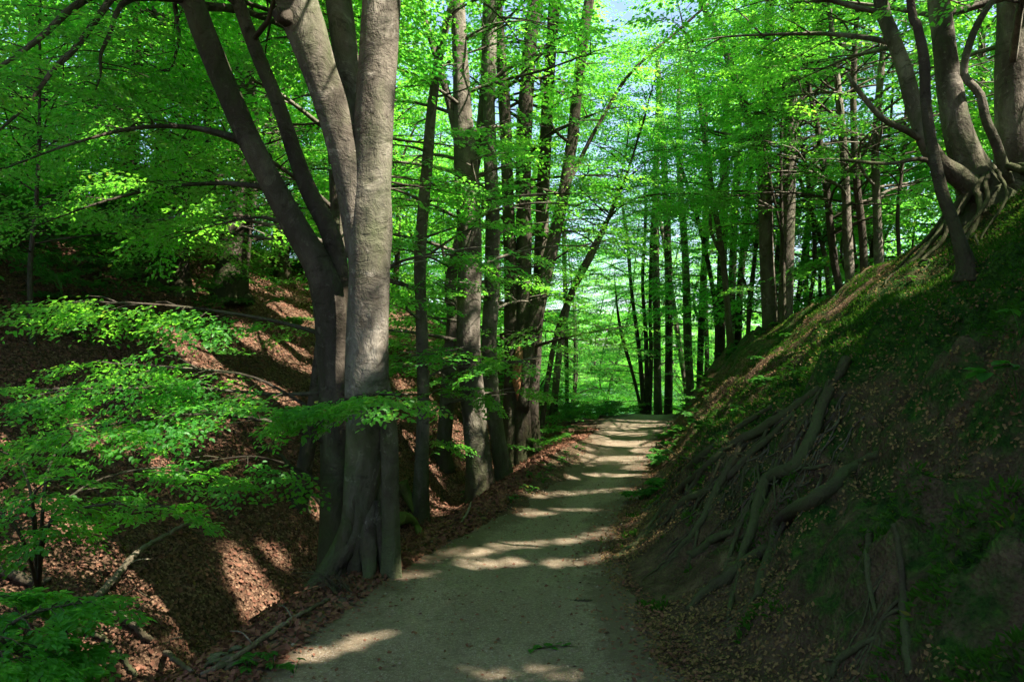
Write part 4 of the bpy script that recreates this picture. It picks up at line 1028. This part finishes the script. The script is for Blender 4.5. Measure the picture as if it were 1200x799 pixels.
# leafy ground cover left of the far path and over the far left slope
def cover(name, pts, label, s, matn='herb'):
    arr = leaf_arrays(pts, 'mid', True, r); tag(link(name, leaf_mesh(name, arr, M[matn], (0, 0, 0), False, r)), label, 'ground cover', kind='stuff')
pts = []
for k in range(420):
    y = r.uniform(13.5, 30); x = float(crest(y)) - .3 - 4.5 * r.random() ** 1.3; a = r.uniform(0, 6.28)
    pts.append((x, y, float(H(x, y)) + r.uniform(.05, .4), math.cos(a), math.sin(a), r.uniform(0, .5), 0, 0, 1, r.uniform(.35, .7)))
cover('ground_cover', pts, 'leafy ground cover on the bank left of the far path', .6)
pts = []
for k in range(2000):
    x = r.uniform(-14, -3.8); y = r.uniform(6, 17)
    if r.random() > .25 + .75 * float(sstep(-5, -8, x)): continue
    a = r.uniform(0, 6.28); pts.append((x, y, float(H(x, y)) + r.uniform(.05, .9), math.cos(a), math.sin(a), r.uniform(-.2, .5), r.normal(0, .3), r.normal(0, .3), 1, r.uniform(.4, .8)))
cover('undergrowth', pts, 'dark undergrowth of brambles on the upper left slope', .6)
pts = []
for k in range(260):
    y = r.uniform(8.5, 24); x = float(foot(y)) + .1 + 3.2 * r.random() ** 1.6
    if fbm(x * .9, y * .6, 97, 3) < -.05: continue
    a = r.uniform(0, 6.28); pts.append((x, y, float(H(x, y)) + r.uniform(.01, .08), math.cos(a), math.sin(a), r.uniform(0, .5), 0, 0, 1, r.uniform(.14, .3)))
cover('ground_cover', pts, 'low seedlings carpeting the sunny part of the right slope', .6)

def herb(label, px, py, nleaf, h, ls, seed, group):
    r = np.random.default_rng(seed); g = gp(px, py); t = thing('woodland_herb', g, label, 'plant', group)
    tb = Tubes(); P = []; Fv = []; Nv = []; Sz = []
    for k in range(nleaf):
        a = r.uniform(0, 6.28); rad = h * r.uniform(.2, .8); e = g + np.array([math.cos(a) * rad, math.sin(a) * rad, h * r.uniform(.3, 1)])
        tb.add(spline([g - [0, 0, .01], (g + e) / 2 + [0, 0, .1 * h], e], 6), np.linspace(.003, .0015, 6), 4, cap=False)
        f = np.array([math.cos(a), math.sin(a), r.normal(-.1, .2)]); f /= np.linalg.norm(f)
        for q in range(3):
            a2 = a + (q - 1) * .9; f = np.array([math.cos(a2), math.sin(a2), r.normal(-.1, .2)]); f /= np.linalg.norm(f)
            n = np.array([r.normal(0, .2), r.normal(0, .2), 1]); n -= f * (n @ f); n /= np.linalg.norm(n)
            P.append(e - [0, 0, .004 * q]); Fv.append(f); Nv.append(n); Sz.append(ls * r.uniform(.7, 1.15))
    tb.obj('stems', M['herb'], t, g)
    link('leaves', leaf_mesh('leaves', tuple(np.array(v) for v in (P, Fv, Nv, Sz)), M['herb'], g, True, r), t)
for i, (px, py, n, h, ls) in enumerate([(646, 552, 7, .16, .06), (636, 566, 6, .14, .06), (657, 545, 6, .15, .06), (620, 578, 6, .12, .05), (668, 536, 6, .14, .06), (626, 562, 6, .12, .05), (598, 590, 5, .1, .05), (680, 528, 6, .14, .06)]):
    herb('bright herb on the left shoulder of the path before the bend', px, py, n, h, ls, 700 + i, 'bright herbs on the left shoulder of the path')
for i, (px, py, n, h, ls) in enumerate([(306, 778, 6, .09, .045), (322, 786, 5, .08, .04), (345, 792, 5, .08, .04), (292, 790, 6, .1, .05)]):
    herb('small dark herb on the near left edge of the path', px, py, n, h, ls, 720 + i, 'herbs at the near left edge of the path')
for i, (px, py, n, h, ls) in enumerate([(545, 588, 6, .2, .07), (520, 528, 9, .35, .09), (500, 540, 8, .3, .09), (535, 530, 8, .3, .09), (560, 545, 6, .2, .07), (610, 525, 7, .25, .08)]):
    herb('leafy herb among the trunks at the end of the gully', px, py, n, h, ls, 740 + i, 'herbs among the trunks at the gully end')
for i, (px, py, n, h, ls) in enumerate([(795, 520, 7, .18, .07), (812, 532, 7, .16, .06), (830, 505, 6, .16, .06), (858, 492, 6, .15, .06), (905, 462, 6, .15, .06), (930, 448, 6, .14, .06), (780, 507, 7, .2, .07), (842, 522, 5, .12, .05), (1060, 335, 5, .12, .05), (1090, 318, 5, .12, .05)]):
    herb('small seedling on the right slope above the path', px, py, n, h, ls, 760 + i, 'seedlings on the right slope')
herb('large-leaved seedling at the right edge under the moss lip', 1196, 395, 6, .22, .10, 790, None)
herb('large-leaved seedling at the right edge below the other large-leaved one', 1194, 480, 6, .2, .11, 791, None)
# green sprig dropped on the path
g = gp(652, 763); t = thing('fallen_sprig', g, 'fallen green beech sprig lying on the path', 'sprig')
sp_ = spline([g + [-.11, -.02, .016], g + [0, .01, .022], g + [.16, .0, .016]], 8)
Tubes().add(sp_, np.linspace(.004, .002, 8), 5).obj('twig', M['bark_dark'], t, g)
r = np.random.default_rng(8); n = 16
P = sp_[r.integers(0, 5, n)] + r.normal(0, .012, (n, 3)) * [1, 1, .3]; a = r.uniform(0, 6.28, n)
Fv = np.stack([np.cos(a), np.sin(a), np.full(n, .1)], -1); Nv = np.tile([0., 0, 1], (n, 1)) + r.normal(0, .3, (n, 3)); Nv -= Fv * (Nv * Fv).sum(1)[:, None]; Nv /= np.linalg.norm(Nv, axis=1)[:, None]
link('leaves', leaf_mesh('leaves', (P, Fv, Nv, r.uniform(.04, .065, n)), M['herb'], g, True, r), t)
# thin dead twigs strewn over the slopes
r = np.random.default_rng(71); tb = Tubes()
for k in range(190):
    if k < 190:
        y = 3 + 10 * r.random() ** 1.3; x = float(crest(y)) - 4.5 * r.random() ** 1.2 - .05
    else:
        y = 3 + 10 * r.random() ** 1.3; x = float(foot(y)) + 2.2 * r.random()
    L = r.uniform(.12, .55); a = r.uniform(0, 6.28); P = []
    for j in range(4):
        xx = x + math.cos(a) * L * j / 3 + r.normal(0, .012); yy = y + math.sin(a) * L * j / 3 + r.normal(0, .012)
        P.append((xx, yy, float(H(xx, yy)) + .018 + .02 * r.random()))
    tb.add(spline(P, 8), np.linspace(.006, .002, 8) * r.uniform(.5, 1.3), 5)
tag(tb.obj('twig_litter', M['bark_dark']), 'thin dead twigs strewn over the leaf litter', 'twigs', kind='stuff')
# small stones pressed into the path
r = np.random.default_rng(72); n = 2600
y = 2.3 + 12 * r.random(n) ** 1.5; x = crest(y) + (foot(y) - crest(y)) * r.beta(1.1, 1.1, n); z = H(x, y) + .012
sz = .004 + .013 * r.random(n) ** 3
oct_ = np.array([[1, 0, 0], [0, 1, 0], [-1, 0, 0], [0, -1, 0], [.2, .1, .6], [0, 0, -.6]])
V = np.stack([x, y, z], -1)[:, None, :] + oct_[None] * sz[:, None, None] * r.uniform(.6, 1.4, (n, 6, 1))
fq = np.array([[0, 1, 4, 4], [1, 2, 4, 4]])
tri = np.array([0, 1, 4, 1, 2, 4, 2, 3, 4, 3, 0, 4, 1, 0, 5, 2, 1, 5, 3, 2, 5, 0, 3, 5])
Fc = (np.arange(n)[:, None] * 6 + tri[None]).ravel()
m_, t_, o_, N_ = mat('small_stones'); princ(t_, o_, (.2, .165, .125), .9)
tag(link('pebbles', mesh_np('pebbles', V.reshape(-1, 3), Fc, 3, m_, True)), 'small stones pressed into the path surface', 'pebbles', kind='stuff')
